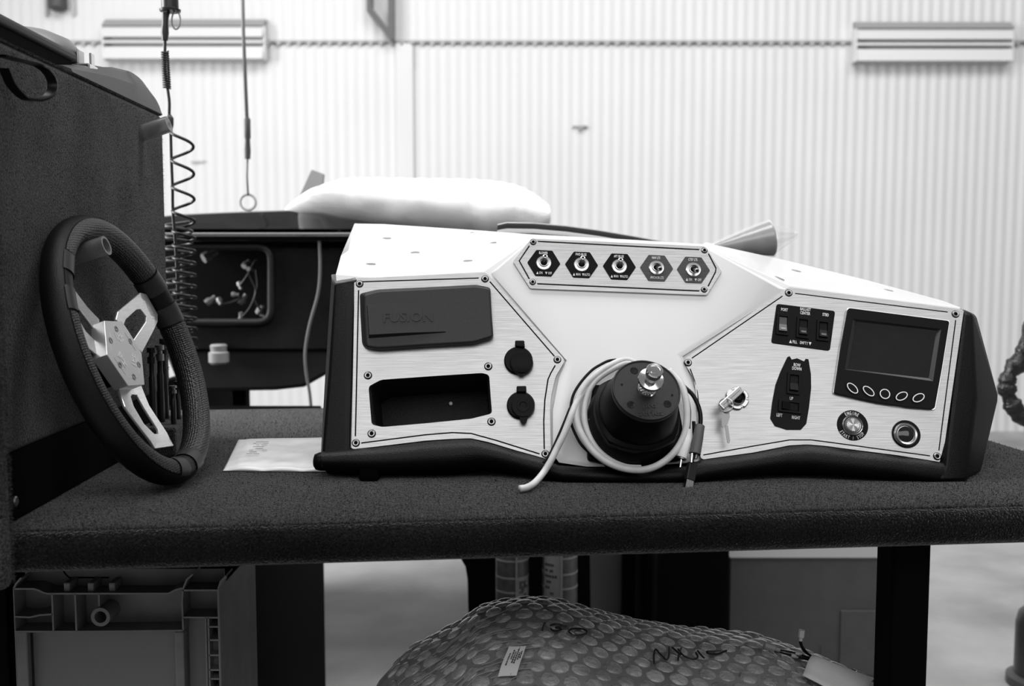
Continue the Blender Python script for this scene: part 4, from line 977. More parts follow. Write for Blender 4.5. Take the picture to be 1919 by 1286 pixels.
# glossy top shell
bm = bmesh.new(); rws = []
for (x, yt) in ((275, 404), (330, 399), (420, 395), (540, 391), (600, 396), (660, 409), (740, 424), (850, 440), (1000, 460), (1250, 480)):
    a = VC(x, yt); rw = []
    zb = VC(x, max(452, yt + 14)).z
    for yy, zz in ((.88, a.z - .02), (.30, a.z), (.04, a.z - .001), (.0, a.z - .008), (-.032, a.z - .048), (-.040, max(a.z - .062, zb + .03)), (-.025, zb + .026), (-.045, zb + .018), (-.045, zb + .002), (-.02, zb - .003), (.88, zb - .003)):
        rw.append(bm.verts.new(iv @ Vector((a.x, YC + yy, max(zz, zb - .003)))))
    rws.append(rw)
for A, Bq in zip(rws[:-1], rws[1:]):
    for k in range(len(A)): bm.faces.new((A[k], A[(k + 1) % len(A)], Bq[(k + 1) % len(A)], Bq[k]))
bm.faces.new(rws[0]); bm.faces.new(rws[-1][::-1])
link('top_shell', bm, M_GBLK2, con, smooth=True, angle=85)
# fittings inside the opening
rv = random.Random(5)
for x, y, r, v in ((394, 478, .022, .25), (462, 494, .014, .55), (469, 505, .010, .4), (450, 536, .011, .5), (441, 552, .010, .5), (456, 560, .016, .10), (395, 562, .016, .28), (412, 566, .012, .2), (452, 594, .014, .3), (488, 580, .014, .4), (492, 590, .010, .3)):
    p = iv @ VC(x, y, .12 + .1 * rv.random())
    r *= .72; bm = lathe([(r * .9, -r * 1.4), (r, -r * .4), (r * .6, r * .2), (r * .55, r * 1.3)], 7, Matrix.Translation(p) @ Matrix.Rotation(rv.random() * 3, 4, 'X') @ Matrix.Rotation(rv.random() * 3, 4, 'Y'))
    link('wire_connector', bm, mat('conn_%d' % int(v * 100), v, .4), con, smooth=True)
wpts = [[(462, 494), (470, 520), (480, 545), (470, 575), (455, 594)], [(395, 562), (420, 570), (450, 560), (441, 552)], [(450, 536), (465, 515), (478, 490), (485, 488)], [(488, 580), (478, 560), (483, 535), (480, 505)]]
for l in wpts: link('wire', tube_bm([p for p in catmull([iv @ VC(x, y, .17) for x, y in l], 5)], .004, 6), mat('wire_dark', .03, .4), con, smooth='all')
link('drain_fitting', lathe([(.020, -.026), (.026, -.02), (.026, .004), (.020, .008), (.022, .022), (.018, .026)], 20, Matrix.Translation(iv @ VC(410, 664, -.02))), mat('fitting_white', .30, .4), con, smooth=True)
link('fitting_cable', tube_bm([p for p in catmull([iv @ VC(x, y, -.03) for x, y in ((598, 440), (600, 500), (596, 550), (580, 610), (572, 660), (574, 700), (580, 735), (584, 775))], 5)], .0045, 6), mat('cable_grey', .16, .5), con, smooth='all')
for x in (452, 1180): 
    a, c_ = iv @ VC(x - 12.5, 733, .12), iv @ VC(x + 12.5, 733, .12)
    link('stand_leg', box_bm((a.x, .10, 0), (c_.x, .14, a.z + .01)), M_MATTEBLK, con)
for X_ in (-.93, .46): link('added_shade_panel', box_bm((X_ + .90 - (VC(500, 560).x + .90) - .01, .06, 0), (X_ - VC(500, 560).x + .01, .86, VC(300, 720).z)), M_MATTEBLK, con)  # unseen panels added to block light from the floor behind the bench
# white bubble bag on the console
A = VC(535, 395); Bq = VC(1030, 420)
t = thing('bubble_bag', 'big white bubble-wrap bag lying on top of the black console', 'bag', (0, YC + .12, 0))
top = [(535, 391, 394), (560, 374, 395), (600, 352, 398), (650, 336, 409), (700, 334, 420), (780, 335, 432), (860, 336, 442), (920, 339, 451), (970, 348, 458), (1005, 366, 456), (1028, 384, 430)]
bm = bmesh.new(); rws = []
tops = catmull([Vector((x, a, c)) for x, a, c in top], 6)
for i, s in enumerate(tops):
    a, c_ = atY(s.x, s.y, YC + .12), atY(s.x, s.z, YC + .12); zc_, hh = (a.z + c_.z) / 2, (a.z - c_.z) / 2
    ring = []
    for k in range(28):
        an = 2 * math.pi * k / 28; dp = .15 * min(1, hh / .03)
        n_ = 1 + .10 * fbm((a.x * 14, math.cos(an) * 3, math.sin(an) * 3), 1.0) + .03 * math.sin(i * 2.1) * math.sin(k * 1.9)
        ring.append(bm.verts.new((a.x, dp * math.cos(an) * n_, zc_ + hh * math.sin(an) * (n_ if math.sin(an) < .5 else 1 + .02 * math.sin(i * 2.3)))))
    rws.append(ring)
for P_, Q_ in zip(rws[:-1], rws[1:]):
    for k in range(28): bm.faces.new((P_[k], P_[(k + 1) % 28], Q_[(k + 1) % 28], Q_[k]))
bm.faces.new(rws[0]); bm.faces.new(rws[-1][::-1])
link('bag', bm, M_BAG, t, smooth='all')
# tilted grey panel
P = [atY(x, y, YC + .33) for x, y in ((545, 362), (584, 318), (606, 326), (596, 372))]
bm = bmesh.new(); a = [bm.verts.new(p) for p in P]; c_ = [bm.verts.new(p + Vector((.002, .012, -.002))) for p in P]
bm.faces.new(a); bm.faces.new(c_[::-1])
for i in range(4): bm.faces.new((a[i], a[i - 1], c_[i - 1], c_[i]))
for i in (0, 3): a[i].co.z -= .06; c_[i].co.z -= .06
tag(link('grey_board', bm, mat('panel_grey', .28, .5)), 'grey tilted board corner sticking up behind the white bubble-wrap bag', 'board')
# hoist cable
hy = YC + .16; t = thing('hoist_cable', 'thin grey hoist cable with a dark grip and ring hanging over the black console', 'cable', atY(463, 388, hy)); iv2 = Matrix.Translation(-atY(463, 388, hy))
H = lambda x, y: iv2 @ atY(x, y, hy)
link('cable', tube_bm([H(452, -160), H(456, 60), H(463, 225)], .0055, 6), mat('hoist_grey', .16, .5), t, smooth='all')
link('grip', tube_bm([H(463, 221), H(463.5, 224), H(464, 258), H(464, 262), H(464, 282), H(464, 298)], [.006, .0085, .0085, .0065, .0085, .0075], 10), mat('grip_dark', .05, .5), t, smooth=True)
link('cord', tube_bm([H(464, 298), H(463, 330), H(465, 366)], .0028, 6), mat('cord_grey', .08, .5), t, smooth='all')
cR = H(464, 379); link('ring', tube_bm([cR + Vector((.021 * math.cos(a), .004, .021 * math.sin(a))) for a in [2 * math.pi * k / 28 for k in range(28)]], .0036, 8, True), mat('ring_grey', .35, .4), t, smooth='all')
# coiled air hose
YH = 1.98; t = thing('coiled_hose', 'black coiled air hose hanging from above behind the carpeted box', 'hose', atY(320, 380, YH)); iv3_ = Matrix.Translation(-atY(320, 380, YH))
Hh = lambda x, y, o=0: iv3_ @ atY(x, y, YH + o)
M_HOSE = mat('hose_black', .02, .35)
link('handle', lathe([(.019, .0), (.020, .004), (.016, .006), (.0145, .12), (.010, .125)], 24, Matrix.Translation(Hh(319, 22))), M_HOSE, t, smooth=True, angle=30)
link('straight_hose', tube_bm(catmull([Hh(316, 22), Hh(310, 50), Hh(309, 85), Hh(309, 130), Hh(313, 160), Hh(317, 190), Hh(317, 215), Hh(319, 235), Hh(320, 262), Hh(321, 300), Hh(323, 350), Hh(324, 396), Hh(330, 470), Hh(334, 560)], 5), .0032, 8), M_HOSE, t, smooth='all')
link('supply_hose', tube_bm([Hh(319, 22) + Vector((0, 0, z_)) for z_ in (.12, .3, .6, .9)], .008, 8), M_HOSE, t, smooth='all')
link('fitting', tube_bm([Hh(310, 24), Hh(309.5, 44), Hh(309, 62), Hh(309, 76)], [.0065, .006, .0075, .0055], 10), mat('fitting_dark', .03, .35), t, smooth=True)
link('spring_guard', tube_bm([Hh(309 + 4 * (k / 96), 96 + 70 * k / 96) + Vector((.0065 * math.cos(k * 1.05), .0065 * math.sin(k * 1.05), 0)) for k in range(97)], .0018, 5), M_HOSE, t, smooth='all')
link('hose_joint', tube_bm([Hh(317, 216), Hh(319, 222), Hh(319, 234), Hh(320, 242)], [.004, .0065, .0065, .004], 10), M_HOSE, t, smooth='all')
link('clip_loop', tube_bm([Hh(330 + 8 * math.cos(a), 38 + 17 * math.sin(a)) for a in [2 * math.pi * k / 24 for k in range(24)]], .0016, 6, True), mat('clip_grey', .30, .4), t, smooth='all')
pts = []
y = 246.0; ph = math.pi
turns = [52, 50, 46, 38, 27, 23, 22, 22, 21, 20, 20, 19, 19, 18, 18, 17, 17]
for tp_ in turns:
    for k in range(20):
        a = ph + 2 * math.pi * k / 20
        pts.append(Hh(341 + 3.5 * (y - 240) / 400 * 2, y) + Vector((.0205 * math.cos(a), .0205 * math.sin(a), 0))); y += tp_ / 20
link('coil', tube_bm(pts, .0030, 8), M_HOSE, t, smooth='all')
pts = []; y = 415.0
for tp_ in [21] * 11:
    for k in range(20):
        a = 1 + 2 * math.pi * k / 20
        pts.append(Hh(334, y, .035) + Vector((.026 * math.cos(a), .026 * math.sin(a), 0))); y += tp_ / 20
link('coil', tube_bm(pts, .0030, 8), mat('hose_grey', .07, .4), t, smooth='all')
# hanging black hose at right
t = thing('cable_bundle', 'lumpy black cable bundle looping in at the right edge above the bench', 'cable', atY(1900, 720, 2.3)); i4 = Matrix.Translation(-atY(1900, 720, 2.3))
pts = catmull([i4 @ atY(x, y, 2.3) for x, y in ((2010, 420), (1970, 520), (1932, 625), (1912, 672), (1892, 702), (1887, 728), (1897, 758), (1920, 786), (1960, 802), (2030, 770))], 9)
link('bundle', tube_bm(pts, [.019 + .0022 * math.sin(i * .47) + .0022 * math.sin(i * .83 + 1) + .0012 * math.sin(i * 1.9) for i in range(len(pts))], 12), mat('bundle_black', .014, .3, bump=.8, bscale=120, dist=.004), t, smooth='all')
# ================================================================== UNDER THE BENCH
# plastic crate
YK = 1.40
def K(x, y): p = atY(x, y, YK); return p
k0 = K(23, 1286); kw = K(416, 1200).x - k0.x
ktop = K(200, 1078).z
crate = thing('storage_crate', 'grey plastic crate with ribbed front under the left end of the bench', 'crate', (k0.x, YK, .36))
def kb(l): return [(x / 2.998, 980 + y / 2.998) for x, y in l]
def kx(x): return K(x / 2.998, 1100).x - k0.x
def kz(y): return K(200, 980 + y / 2.998).z - .36
DK = .034; T_ = .0024
zt = kz(375)
link('back_panel', box_bm((kx(78), DK, .0), (kx(1222), DK + .003, kz(300))), M_CRATE, crate)
link('side_wall', box_bm((kx(1218), .0, 0), (kx(1232), .20, kz(372))), M_CRATE, crate, bevel=.001)
link('side_wall', box_bm((kx(70), .0, 0), (kx(78), .20, kz(372))), M_CRATE, crate, bevel=.001)
link('rear_wall', box_bm((kx(78), .196, 0), (kx(1222), .20, kz(340))), M_CRATE, crate)
link('floor_panel', box_bm((kx(78), DK, 0), (kx(1222), .20, .004)), M_CRATE, crate)
def slab(pts, th=T_, y0=0.0, y1=DK):
    """thin wall following an x-z polyline"""
    bm = bmesh.new(); prev = None
    P = [Vector((kx(x), kz(y))) for x, y in pts]
    for i, p in enumerate(P):
        d = (P[min(i + 1, len(P) - 1)] - P[max(i - 1, 0)]).normalized(); nn = Vector((-d.y, d.x)) * th / 2
        ring = [bm.verts.new((p.x + nn.x, y0, p.y + nn.y)), bm.verts.new((p.x - nn.x, y0, p.y - nn.y)), bm.verts.new((p.x - nn.x, y1, p.y - nn.y)), bm.verts.new((p.x + nn.x, y1, p.y + nn.y))]
        if prev:
            for k in range(4): bm.faces.new((prev[k], prev[(k + 1) % 4], ring[(k + 1) % 4], ring[k]))
        else: bm.faces.new(ring)
        prev = ring
    bm.faces.new(prev[::-1]); return bm
for nm, pts in (('rim_rib', [(75, 372), (190, 372), (215, 380), (245, 395), (270, 399), (290, 399), (945, 398), (985, 378), (1022, 368)]), ('rim_rib', [(1024, 380), (1222, 380)]),
                ('lower_rib', [(75, 612), (500, 612), (1022, 606)]), ('corner_rib', [(75, 528), (160, 532), (215, 520), (290, 514)]), ('corner_rib', [(1024, 532), (1222, 534)]),
                ('upright_rib', [(290, 400), (290, 610)]), ('upright_rib', [(420, 400), (420, 610)]), ('upright_rib', [(553, 400), (553, 485)]), ('upright_rib', [(1022, 606), (1020, 440), (1028, 370), (1050, 320), (1085, 290)]),
                ('upright_rib', [(1165, 534), (1165, 1500)]), ('upright_rib', [(1150, 534), (1150, 1500)]),
                ('upright_rib', [(75, 372), (88, 345), (120, 310)]), ('upright_rib', [(1225, 372), (1240, 330), (1270, 300)])):
    link(nm, slab(pts), M_CRATE, crate)
for y in (585, 660, 745, 828, 878, 960, 1050): link('cell_rib', slab([(1165, y), (1222, y)]), M_CRATE, crate)
for y0, y1 in ((600, 655), (665, 740), (750, 825), (885, 955)):
    if y0 in (665, 750): link('cell_back', box_bm((kx(1165), .016, kz(y1)), (kx(1222), .02, kz(y0))), M_CRATE, crate)
link('left_post', box_bm((kx(75), .0, 0), (kx(140), .012, kz(612))), M_CRATE, crate, bevel=.002)
link('right_post', box_bm((kx(972), .0, 0), (kx(1024), .014, kz(614))), M_CRATE, crate, bevel=.002)
link('label_panel', box_bm((kx(140), .018, 0), (kx(972), .022, kz(620))), mat('crate_panel', .13, .5), crate)
link('corner_panel', box_bm((kx(1024), .024, 0), (kx(1150), .028, kz(545))), mat('crate_panel', .13, .5), crate)
link('notch_wall', slab([(140, 290), (265, 290), (290, 300), (310, 330), (330, 350), (560, 350)], T_, DK, DK + .03), M_CRATE, crate)
for x in (345, 480, 600): link('stacking_lug', box_bm((kx(x), .006, kz(398)), (kx(x + 36), DK + .02, kz(345))), M_CRATE, crate, bevel=.002)
M = Matrix.Translation((kx(565), .012, kz(525))) @ Matrix.Rotation(math.pi / 2, 4, 'X')
link('rib_tube', lathe([(.0135, -.022), (.0135, .016), (.0085, .016), (.0085, -.015)], 28, M), M_CRATE, crate, smooth=True)
# the crate it stands on is out of frame below
tag(link('crate_base', box_bm((k0.x - .01, YK - .02, 0), (k0.x + kw + .02, YK + .21, .358)), M_MATTEBLK), 'black base box below the grey crate, under the bench', 'box')
# black cabinet
a = atY(432, 1100, 1.62); c_ = atY(608, 1100, 2.59); a.x = -1.40
t = thing('black_cabinet', 'plain black cabinet under the bench right of the grey crate', 'cabinet', (0, 1.62, 0))
link('carcass', box_bm((a.x, .012, 0), (c_.x, .97, .79)), M_MATTEBLK, t, bevel=.004)
link('front_board', box_bm((a.x + .004, 0, .02), (c_.x - .004, .012, .78)), M_MATTEBLK, t, bevel=.002)
t = thing('black_cabinet', 'plain black cabinet at the far left under the bench behind the grey crate', 'cabinet', (k0.x - .30, YK + .03, 0))
link('carcass', box_bm((-.30, .012, 0), (.285, .18, .78)), M_MATTEBLK, t, bevel=.004)
link('front_board', box_bm((-.296, 0, .02), (.281, .012, .77)), M_MATTEBLK, t, bevel=.002)
# black torn bag
YB = 2.5; bm = bmesh.new()
ol = [(862, 1040), (866, 1052), (872, 1062), (876, 1085), (882, 1100), (880, 1120), (885, 1140), (890, 1286), (1110, 1286), (1105, 1000), (862, 1000)]
P = [atY(x, y, YB) for x, y in ol]; a = [bm.verts.new(p) for p in P]; c_ = [bm.verts.new(p + Vector((0, .25, 0))) for p in P]
bm.faces.new(a); bm.faces.new(c_[::-1])
for i in range(len(a)): bm.faces.new((a[i], a[i - 1], c_[i - 1], c_[i]))
for v in bm.verts:
    if v.co.z < .35: v.co.z = .002
tag(link('black_sheet', bm, M_MATTEBLK), 'torn-edged black plastic sheeting standing behind the taped rolls', 'sheeting')
# taped rolls
def roll(x0, x1, Y, rings, label, seam, lab):
    a, c_ = atY(x0, 1100, Y), atY(x1, 1100, Y); r = (c_.x - a.x) / 2; x = (a.x + c_.x) / 2
    t = thing('taped_roll', label, 'roll', (x, Y, .002), group='taped rolls under the bench'); H = .62
    link('core', lathe([(r, 0), (r, H), (r * .8, H)], 28), mat('roll_dark', .075, .35, noise=.25, nscale=60), t, smooth=True)
    for yy in rings:
        z = atY((x0 + x1) / 2, yy, Y - r).z; link('tape_band', lathe([(r * 1.01, z - .002), (r * 1.01, z + .002)], 28), mat('tape_light', .26, .5), t, smooth=True)
    an = -math.pi / 2 + seam
    pr = [(r * 1.012 * math.cos(an + s), r * 1.012 * math.sin(an + s)) for s in (-.06, .06)]
    link('seam', box_bm((min(pr[0][0], pr[1][0]), min(pr[0][1], pr[1][1]) - .001, .05), (max(pr[0][0], pr[1][0]), max(pr[0][1], pr[1][1]), H)), mat('tape_light', .26, .5), t)
    # wrapped paper label
    a0, a1, z0, z1 = lab; bm = bmesh.new(); n_ = 10; R_ = r * 1.018
    zA, zB = atY(0, z0, Y - r).z, atY(0, z1, Y - r).z
    vs = [[bm.verts.new((R_ * math.cos(-math.pi / 2 + a0 + (a1 - a0) * k / n_), R_ * math.sin(-math.pi / 2 + a0 + (a1 - a0) * k / n_), z)) for k in range(n_ + 1)] for z in (zB, zA)]
    for k in range(n_): bm.faces.new((vs[0][k], vs[0][k + 1], vs[1][k + 1], vs[1][k]))
    link('paper_label', bm, mat('roll_label', .20, .6), t, smooth='all')
    bm = bmesh.new(); rr = random.Random(2)
    for k in range(9):
        z = zB + (zA - zB) * (.12 + .085 * k); s0, s1 = a0 + (a1 - a0) * .12, a0 + (a1 - a0) * (.5 + .4 * rr.random())
        for j in range(5):
            if rr.random() < .3: continue
            u0, u1 = s0 + (s1 - s0) * j / 5, s0 + (s1 - s0) * (j + .7) / 5; R2 = R_ * 1.004
            bm.faces.new([bm.verts.new((R2 * math.cos(-math.pi / 2 + u), R2 * math.sin(-math.pi / 2 + u), zz)) for u, zz in ((u0, z), (u1, z), (u1, z + .006), (u0, z + .006))])
    link('print_line', bm, M_INKD, t)
roll(929, 991, 2.30, (1055, 1087, 1114, 1140), 'left taped cardboard roll with paper label behind the bubble-wrap package', .25, (.32, 1.25, 1086, 1142))
roll(1016, 1082, 2.30, (1050, 1080, 1107, 1147), 'right taped cardboard roll with printed label behind the bubble-wrap package', .05, (-1.1, -.02, 1040, 1165))
# grey drum
a, c_ = atY(1104, 1150, 2.75), atY(1230, 1150, 2.75); r = (c_.x - a.x) / 2
t = thing('grey_drum', 'smooth grey cylindrical drum standing under the bench left of the cardboard box', 'drum', ((a.x + c_.x) / 2, 2.95, .001))
link('drum_body', lathe([(r * .97, 0), (r, .012), (r, .60), (r * .97, .61), (r * .9, .612)], 48), mat('drum_grey', .13, .45), t, smooth=True)
link('drum_lid', lathe([(r * 1.03, .600), (r * 1.03, .625), (r * .9, .632)], 48), mat('drum_grey', .13, .45), t, smooth=True)
a, c_ = atY(1231, 1150, 2.55), atY(1366, 1150, 2.55)
t = thing('black_bin', 'tall black bin between the grey drum and the cardboard box', 'bin', ((a.x + c_.x) / 2, 2.55, .001))
w = (c_.x - a.x) / 2
link('bin_body', box_bm((-w, 0, 0), (w, .30, .60)), M_MATTEBLK, t, bevel=.01)
link('bin_rim', box_bm((-w - .004, -.006, .58), (w + .004, .306, .61)), M_MATTEBLK, t, bevel=.004)
# cardboard box
YX = 2.72; a, c_ = atY(1367, 1150, YX), atY(1680, 1150, YX)
z0, z1 = 0.002, atY(1500, 1048, YX).z
t = thing('cardboard_box', 'large dark-shaded cardboard box with top coloured as lit, standing under the bench beside its leg', 'box', (a.x, YX, z0))
wx, H = c_.x - a.x, z1
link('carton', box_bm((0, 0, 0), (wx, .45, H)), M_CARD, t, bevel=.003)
link('top_flap', box_bm((-.002, -.003, H), (wx + .002, .225, H + .004)), mat('card_lit', .20, .8), t, bevel=.001)  # same cardboard; light falling on the top face is put into a paler colour
link('top_flap', box_bm((-.002, .228, H), (wx + .002, .455, H + .004)), mat('card_lit', .20, .8), t, bevel=.001)
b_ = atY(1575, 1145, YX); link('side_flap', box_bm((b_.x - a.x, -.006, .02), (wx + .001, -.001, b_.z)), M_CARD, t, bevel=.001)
link('tape_strip', box_bm((wx * .55, -.0075, .0), (wx * .56, -.006, b_.z * .5)), mat('card_dark', .08, .8), t)
# fire extinguisher by the right edge
p = atZ(1950, 1284, .0); t = thing('gas_cylinder', 'dark gas cylinder standing on the open floor at the right edge', 'cylinder', (p.x, p.y, .001))
r = 46 / F * p.y * 1.05
link('cylinder_body', lathe([(r, .03), (r, .17), (r * .9, .20), (r * .6, .222), (r * .3, .23)], 40), mat('cyl_grey', .025, .35), t, smooth=True)
link('base_ring', lathe([(r * 1.28, 0), (r * 1.28, .022), (r * 1.1, .030), (r * .9, .031)], 40), mat('cyl_base', .05, .4), t, smooth=True)
link('valve', lathe([(r * .25, .228), (r * .25, .26), (r * .15, .265)], 16), M_DSTEEL, t, smooth=True)
bm = box_bm((-r * 1.0, -.012, .236), (r * .4, .012, .25)); bm.transform(Matrix.Translation((0, 0, 0)) @ Matrix.Rotation(.25, 4, 'Y')); link('lever', bm, mat('cyl_base', .05, .4), t, bevel=.003)
# ------------------------------------------------ bubble-wrap package
pts = [(700, 1300), (735, 1262), (770, 1232), (820, 1205), (862, 1180), (900, 1152), (940, 1143), (985, 1140), (1050, 1145), (1130, 1164), (1200, 1180), (1290, 1195), (1380, 1204), (1440, 1212), (1530, 1242), (1600, 1268), (1680, 1300)]
YR = 1.36; ridge = [atY(x, y, YR) for x, y in pts]; rx = [p.x for p in ridge]; rz = [p.z for p in ridge]
def hz_(x, y):
    z = float(np.interp(x, rx, rz)); d = YR - y
    ex = min(max((x - rx[0]) / .10, 0), 1) * min(max((rx[-1] - x) / .10, 0), 1)
    z -= (.36 * d * d + .10 * d + .16 * max(d - .16, 0)) if d > 0 else 2.2 * d * d
    return z + .004 * fbm((x, y, 0), 9)
pk_o = thing('bubble_wrap_package', 'large clear bubble-wrapped package with stickers and marker writing under the bench', 'package', (0, YR, 0))
X = np.linspace(rx[0], rx[-1], 90); Yv = np.linspace(.95, YR + .16, 50)
bm = bmesh.new(); g = [[bm.verts.new((x, y - YR, hz_(x, y))) for x in X] for y in Yv]
for j in range(len(Yv) - 1):
    for i in range(len(X) - 1): bm.faces.new((g[j][i], g[j][i + 1], g[j + 1][i + 1], g[j + 1][i]))
edge = g[0] + [r_[-1] for r_ in g[1:]] + g[-1][-2::-1] + [r_[0] for r_ in g[-2:0:-1]]
bt = [bm.verts.new((v.co.x, v.co.y, .002)) for v in edge]
for i in range(len(edge)): bm.faces.new((edge[i], edge[i - 1], bt[i - 1], bt[i]))
bm.faces.new(bt)
M_WRAP = mat('bubble_wrap', .20, .38, noise=.35, nscale=7, coat=.2, bump=.5, bscale=90, dist=.002)
link('wrap', bm, M_WRAP, pk_o, smooth='all')
bm = bmesh.new(); sp = .0275; rb_ = random.Random(11); nb = 0
yy = .98; row = 0
hemi = [(1.0, 0), (.96, .30), (.80, .58), (.52, .76), (.2, .84)]
while yy < YR + .13:
    xx = rx[0] + .03 + (sp / 2 if row % 2 else 0)
    while xx < rx[-1] - .05:
        x_, y_ = xx + rb_.uniform(-.0015, .0015), yy + rb_.uniform(-.0015, .0015)
        z = hz_(x_, y_); e = .004
        nrm = Vector((-(hz_(x_ + e, y_) - hz_(x_ - e, y_)) / (2 * e), -(hz_(x_, y_ + e) - hz_(x_, y_ - e)) / (2 * e), 1)).normalized()
        s = .0126 * rb_.uniform(.9, 1.04); fl = rb_.uniform(.30, .5)
        M = Matrix.Translation((x_, y_ - YR, z - .001)) @ frame_to(nrm).to_4x4()
        lathe([(r_ * s, h_ * s * fl) for r_, h_ in hemi], 12, M, bm); nb += 1
        xx += sp
    yy += sp * .87; row += 1
o = link('bubbles', bm, mat('bubble_film', .30, .22, coat=.5, bump=.9, bscale=150, dist=.004, noise=.4, nscale=30), pk_o, smooth=True, angle=60); o['kind'] = 'stuff'
# creases in the stretched film at the left
for k in range(70):
    u = rb_.random(); x_ = rx[1] + .0 + .15 * u + rb_.uniform(-.02, .02); y_ = YR - .02 - .26 * rb_.random()
    L_ = []
    for j in range(7):
        s = j / 6; a = x_ + (.02 + .03 * u) * s + .004 * math.sin(7 * s + k); c_ = y_ + .012 * s
        L_.append((a, c_ - YR, hz_(a, c_) + .004))
    link('film_crease', tube_bm(L_, .0005, 4), mat('film_white', .32, .2), pk_o)
# find the package point seen at a pixel
def onpack(x, y):
    r = ray(x, y); t_ = .8
    for _ in range(900):
        p = CAM + r * t_
        if p.z < hz_(p.x, p.y) + .009: return p
        t_ += .001
    return p
# sticker
c4 = [onpack(x, y) for x, y in ((954, 1214), (986, 1213), (968, 1270), (933, 1271))]
bm = bmesh.new(); grid = []
for j in range(7):
    grid.append([bm.verts.new((lambda p: (p.x, p.y - YR, max(hz_(p.x, p.y) + .0105, p.z + .001)))(c4[0].lerp(c4[1], i / 5).lerp(c4[3].lerp(c4[2], i / 5), j / 6))) for i in range(6)])
for j in range(6):
    for i in range(5): bm.faces.new((grid[j][i], grid[j][i + 1], grid[j + 1][i + 1], grid[j + 1][i]))
stk = link('sticker', bm, mat('sticker_white', .72, .5), pk_o, smooth='all'); stk['label'] = 'white printed sticker'
bm = bmesh.new()
def stkp(u, v):
    p = c4[0].lerp(c4[1], u).lerp(c4[3].lerp(c4[2], u), v); return Vector((p.x, p.y - YR, max(hz_(p.x, p.y) + .0105, p.z + .001) + .0006))
rs = random.Random(4)
for u, v0, v1 in ((.22, .28, .68), (.38, .15, .48), (.50, .22, .66), (.62, .12, .60), (.74, .25, .50), (.84, .2, .42)):
    v = v0
    while v < v1:
        l = .03 + .05 * rs.random(); bm.faces.new([bm.verts.new(stkp(a, c_)) for a, c_ in ((u, v), (u + .07, v), (u + .07, v + l), (u, v + l))]); v += l + .02
bm.faces.new([bm.verts.new(stkp(a, c_)) for a, c_ in ((.66, .02), (.68, .02), (.68, .99), (.66, .99))])
link('print_line', bm, M_INKD, pk_o)
# marker writing: 031 upside down and NX scribble
def stroke(l, r=.0012):
    L_ = [onpack(x, y) for x, y in l]; L_ = [Vector((p.x, p.y - YR, hz_(p.x, p.y) + .0085)) for p in L_]
    return catmull(L_, 5)
def pm(l): return [(700 + x / 3.198, 1020 + y / 3.198) for x, y in l]
for l in ([(1028, 470), (1020, 490), (1012, 515)], [(1060, 485), (1090, 478), (1125, 482), (1155, 490), (1120, 492), (1092, 500), (1118, 504), (1125, 510), (1095, 520), (1072, 515), (1062, 505)],
          [(1215, 505), (1180, 510), (1172, 525), (1195, 542), (1235, 545), (1272, 535), (1278, 520), (1250, 508), (1212, 506)]):
    link('marker_writing', tube_bm(stroke(pm(l)), .0013, 5), M_INKD, pk_o)
def pn(l): return [(1250 + x / 2.868, 1000 + y / 2.868) for x, y in l]
for l in (pm([(1682, 715), (1680, 670), (1690, 630), (1720, 660), (1755, 690), (1770, 670), (1772, 615)]), pm([(1790, 620), (1810, 635), (1840, 665)]), pm([(1845, 622), (1830, 660), (1825, 695)]),
          pn([(60, 620), (90, 655), (140, 675), (165, 665), (155, 640)]), pn([(165, 630), (185, 655), (200, 668)]), pn([(320, 628), (270, 648), (225, 645), (215, 635), (250, 632), (290, 628)])):
    link('marker_writing', tube_bm(stroke(l), .0013, 5), M_INKD, pk_o)
# paper sleeve with wires on the package
c4 = [onpack(x, y) for x, y in ((1533, 1243), (1640, 1278), (1620, 1330), (1504, 1270))]
wr = thing('wire_harness', 'bundle of black wires with connectors in a paper sleeve on the bubble-wrap package', 'wiring', c4[0]); i5 = Matrix.Translation(-c4[0])
bm = bmesh.new(); grid = []
for j in range(9):
    rw = []
    for i in range(9):
        p = c4[0].lerp(c4[1], i / 8).lerp(c4[3].lerp(c4[2], i / 8), j / 8); h = .012 + .016 * math.sin(math.pi * min(1, j / 8 + .05)) * (1 - .2 * i / 8)
        rw.append(bm.verts.new(i5 @ Vector((p.x, p.y, hz_(p.x, p.y) + h))))
    grid.append(rw)
for j in range(8):
    for i in range(8): bm.faces.new((grid[j][i], grid[j][i + 1], grid[j + 1][i + 1], grid[j + 1][i]))
o = link('paper_sleeve', bm, mat('paper', .55, .7, bump=.5, bscale=60), wr, smooth='all'); md = o.modifiers.new('s', 'SOLIDIFY'); md.thickness = .001
S0 = onpack(1531, 1245)
def pw(l, Y0=S0.y): return [i5 @ (atY(x, y, Y0) + Vector((0, 0, .004))) for x, y in l]
def q14(l): return [(1400 + x / 6.397, 1160 + y / 6.397) for x, y in l]
for l in (q14([(860, 530), (760, 480), (680, 420), (640, 340), (635, 300)]), q14([(860, 535), (780, 490), (720, 440), (665, 370), (650, 310)]), q14([(850, 540), (720, 490), (560, 440), (400, 410), (330, 400)]), q14([(850, 550), (700, 500), (520, 470), (380, 430), (260, 410)]), q14([(850, 556), (740, 525), (610, 500)])):
    link('wire', tube_bm(catmull(pw(l), 5), .0014, 6), M_BCABLE, wr, smooth='all')
def conn(a, c_, r0, m):
    P_ = pw(q14([a, c_])); link('connector', tube_bm([P_[0], P_[0].lerp(P_[1], .3), P_[0].lerp(P_[1], .35), P_[1]], [r0 * .6, r0 * .6, r0, r0], 8), m, wr, bevel=.0004)
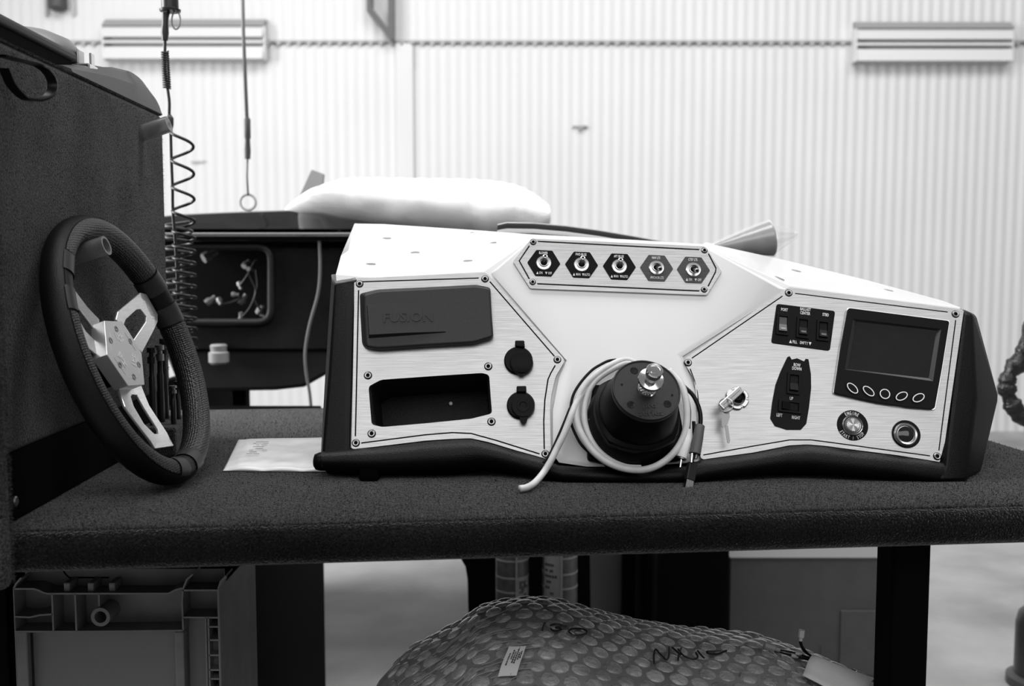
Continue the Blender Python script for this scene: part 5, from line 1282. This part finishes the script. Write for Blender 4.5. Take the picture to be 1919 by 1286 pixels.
conn((640, 300), (655, 170), .0042, mat('conn_lt', .45, .4)); conn((390, 410), (205, 350), .0055, mat('conn_gr', .22, .4)); conn((610, 495), (525, 470), .0028, M_LGREY); conn((655, 462), (575, 448), .0024, M_LGREY)
p0 = onpack(1640, 1276)
for k in range(9):
    a = q14([(1180 + 10 * k, 800 - 12 * k)])[0]; c_ = q14([(1320 + 25 * k, 740 + 14 * k)])[0]
    P_ = [i5 @ (atY(*a, p0.y - .01 + .002 * k) + Vector((0, 0, .012))), i5 @ (atY(*c_, p0.y - .01) + Vector((0, 0, .012)))]
    link('connector', tube_bm([P_[0], P_[0].lerp(P_[1], .4), P_[1]], [.0022, .0028, .0016], 6), (M_CHROME, M_BCABLE, M_LGREY)[k % 3], wr)
# ================================================================== CARPET PILE
def pile(name, faces, n, length, width, m, parent, tilt=.35, seed=1):
    """short upright fibres, one joined mesh; faces = (origin, edge u, edge v, normal, share, density power)"""
    rg = np.random.default_rng(seed); V = []
    tot = sum(f[4] for f in faces)
    for o_, u_, v_, n_, sh, pw_ in faces:
        k = int(n * sh / tot); a = rg.random(k)[:, None]; b_ = (rg.random(k) ** pw_)[:, None]
        base = np.array(o_) + a * np.array(u_) + b_ * np.array(v_)
        dirn = np.array(n_) + rg.normal(0, tilt, (k, 3)); dirn /= np.linalg.norm(dirn, axis=1)[:, None]
        L_ = length * rg.uniform(.5, 1.15, k)[:, None]
        side = np.cross(dirn, rg.normal(0, 1, (k, 3))); side /= np.linalg.norm(side, axis=1)[:, None] + 1e-9
        V.append(np.stack([base - side * width / 2, base + side * width / 2, base + dirn * L_], 1).reshape(-1, 3))
    V = np.concatenate(V); nt_ = len(V) // 3
    me = bpy.data.meshes.new(name); me.vertices.add(len(V)); me.vertices.foreach_set('co', V.ravel())
    me.loops.add(len(V)); me.loops.foreach_set('vertex_index', np.arange(len(V)))
    me.polygons.add(nt_); me.polygons.foreach_set('loop_start', np.arange(nt_) * 3)
    try: me.polygons.foreach_set('loop_total', np.full(nt_, 3))
    except Exception: pass
    me.update(); me.validate()
    o = link(name, me, m, parent); o['kind'] = 'stuff'; return o
M_PILE = carpet('pile_table', .007, .052, .1, .3)
M_PILEB = carpet('pile_box', .014, .10, .2, .35)
x0, x1 = -.62, XR - .01
pile('carpet_pile', [((x0, .012, TOP - .001), (x1 - x0, 0, 0), (0, .90, 0), (0, -.1, 1), .62, 2.0), ((x0, .001, TOP - th + .008), (x1 - x0, 0, 0), (0, 0, th - .022), (0, -1, .1), .25, 1),
     ((x0, .006, TOP - .009), (x1 - x0, 0, 0), (0, .010, .008), (0, -.7, .7), .13, 1)], 170000, .0042, .0007, M_PILE, bench)
pile('carpet_pile', [((-.001, .02, .09), (0, lenB - .03, 0), (0, 0, topz - .10), (1, 0, .1), .6, 1), ((.0215, -.050, -.05), (0, .02, 0), (0, 0, topz + .05), (1, 0, .1), .12, 1),
     ((-.012, .012, topz - .004), (0, lenB - .02, 0), (.010, 0, .001), (.6, 0, .8), .28, 1)], 60000, .0038, .0007, M_PILEB, cbox, seed=2)
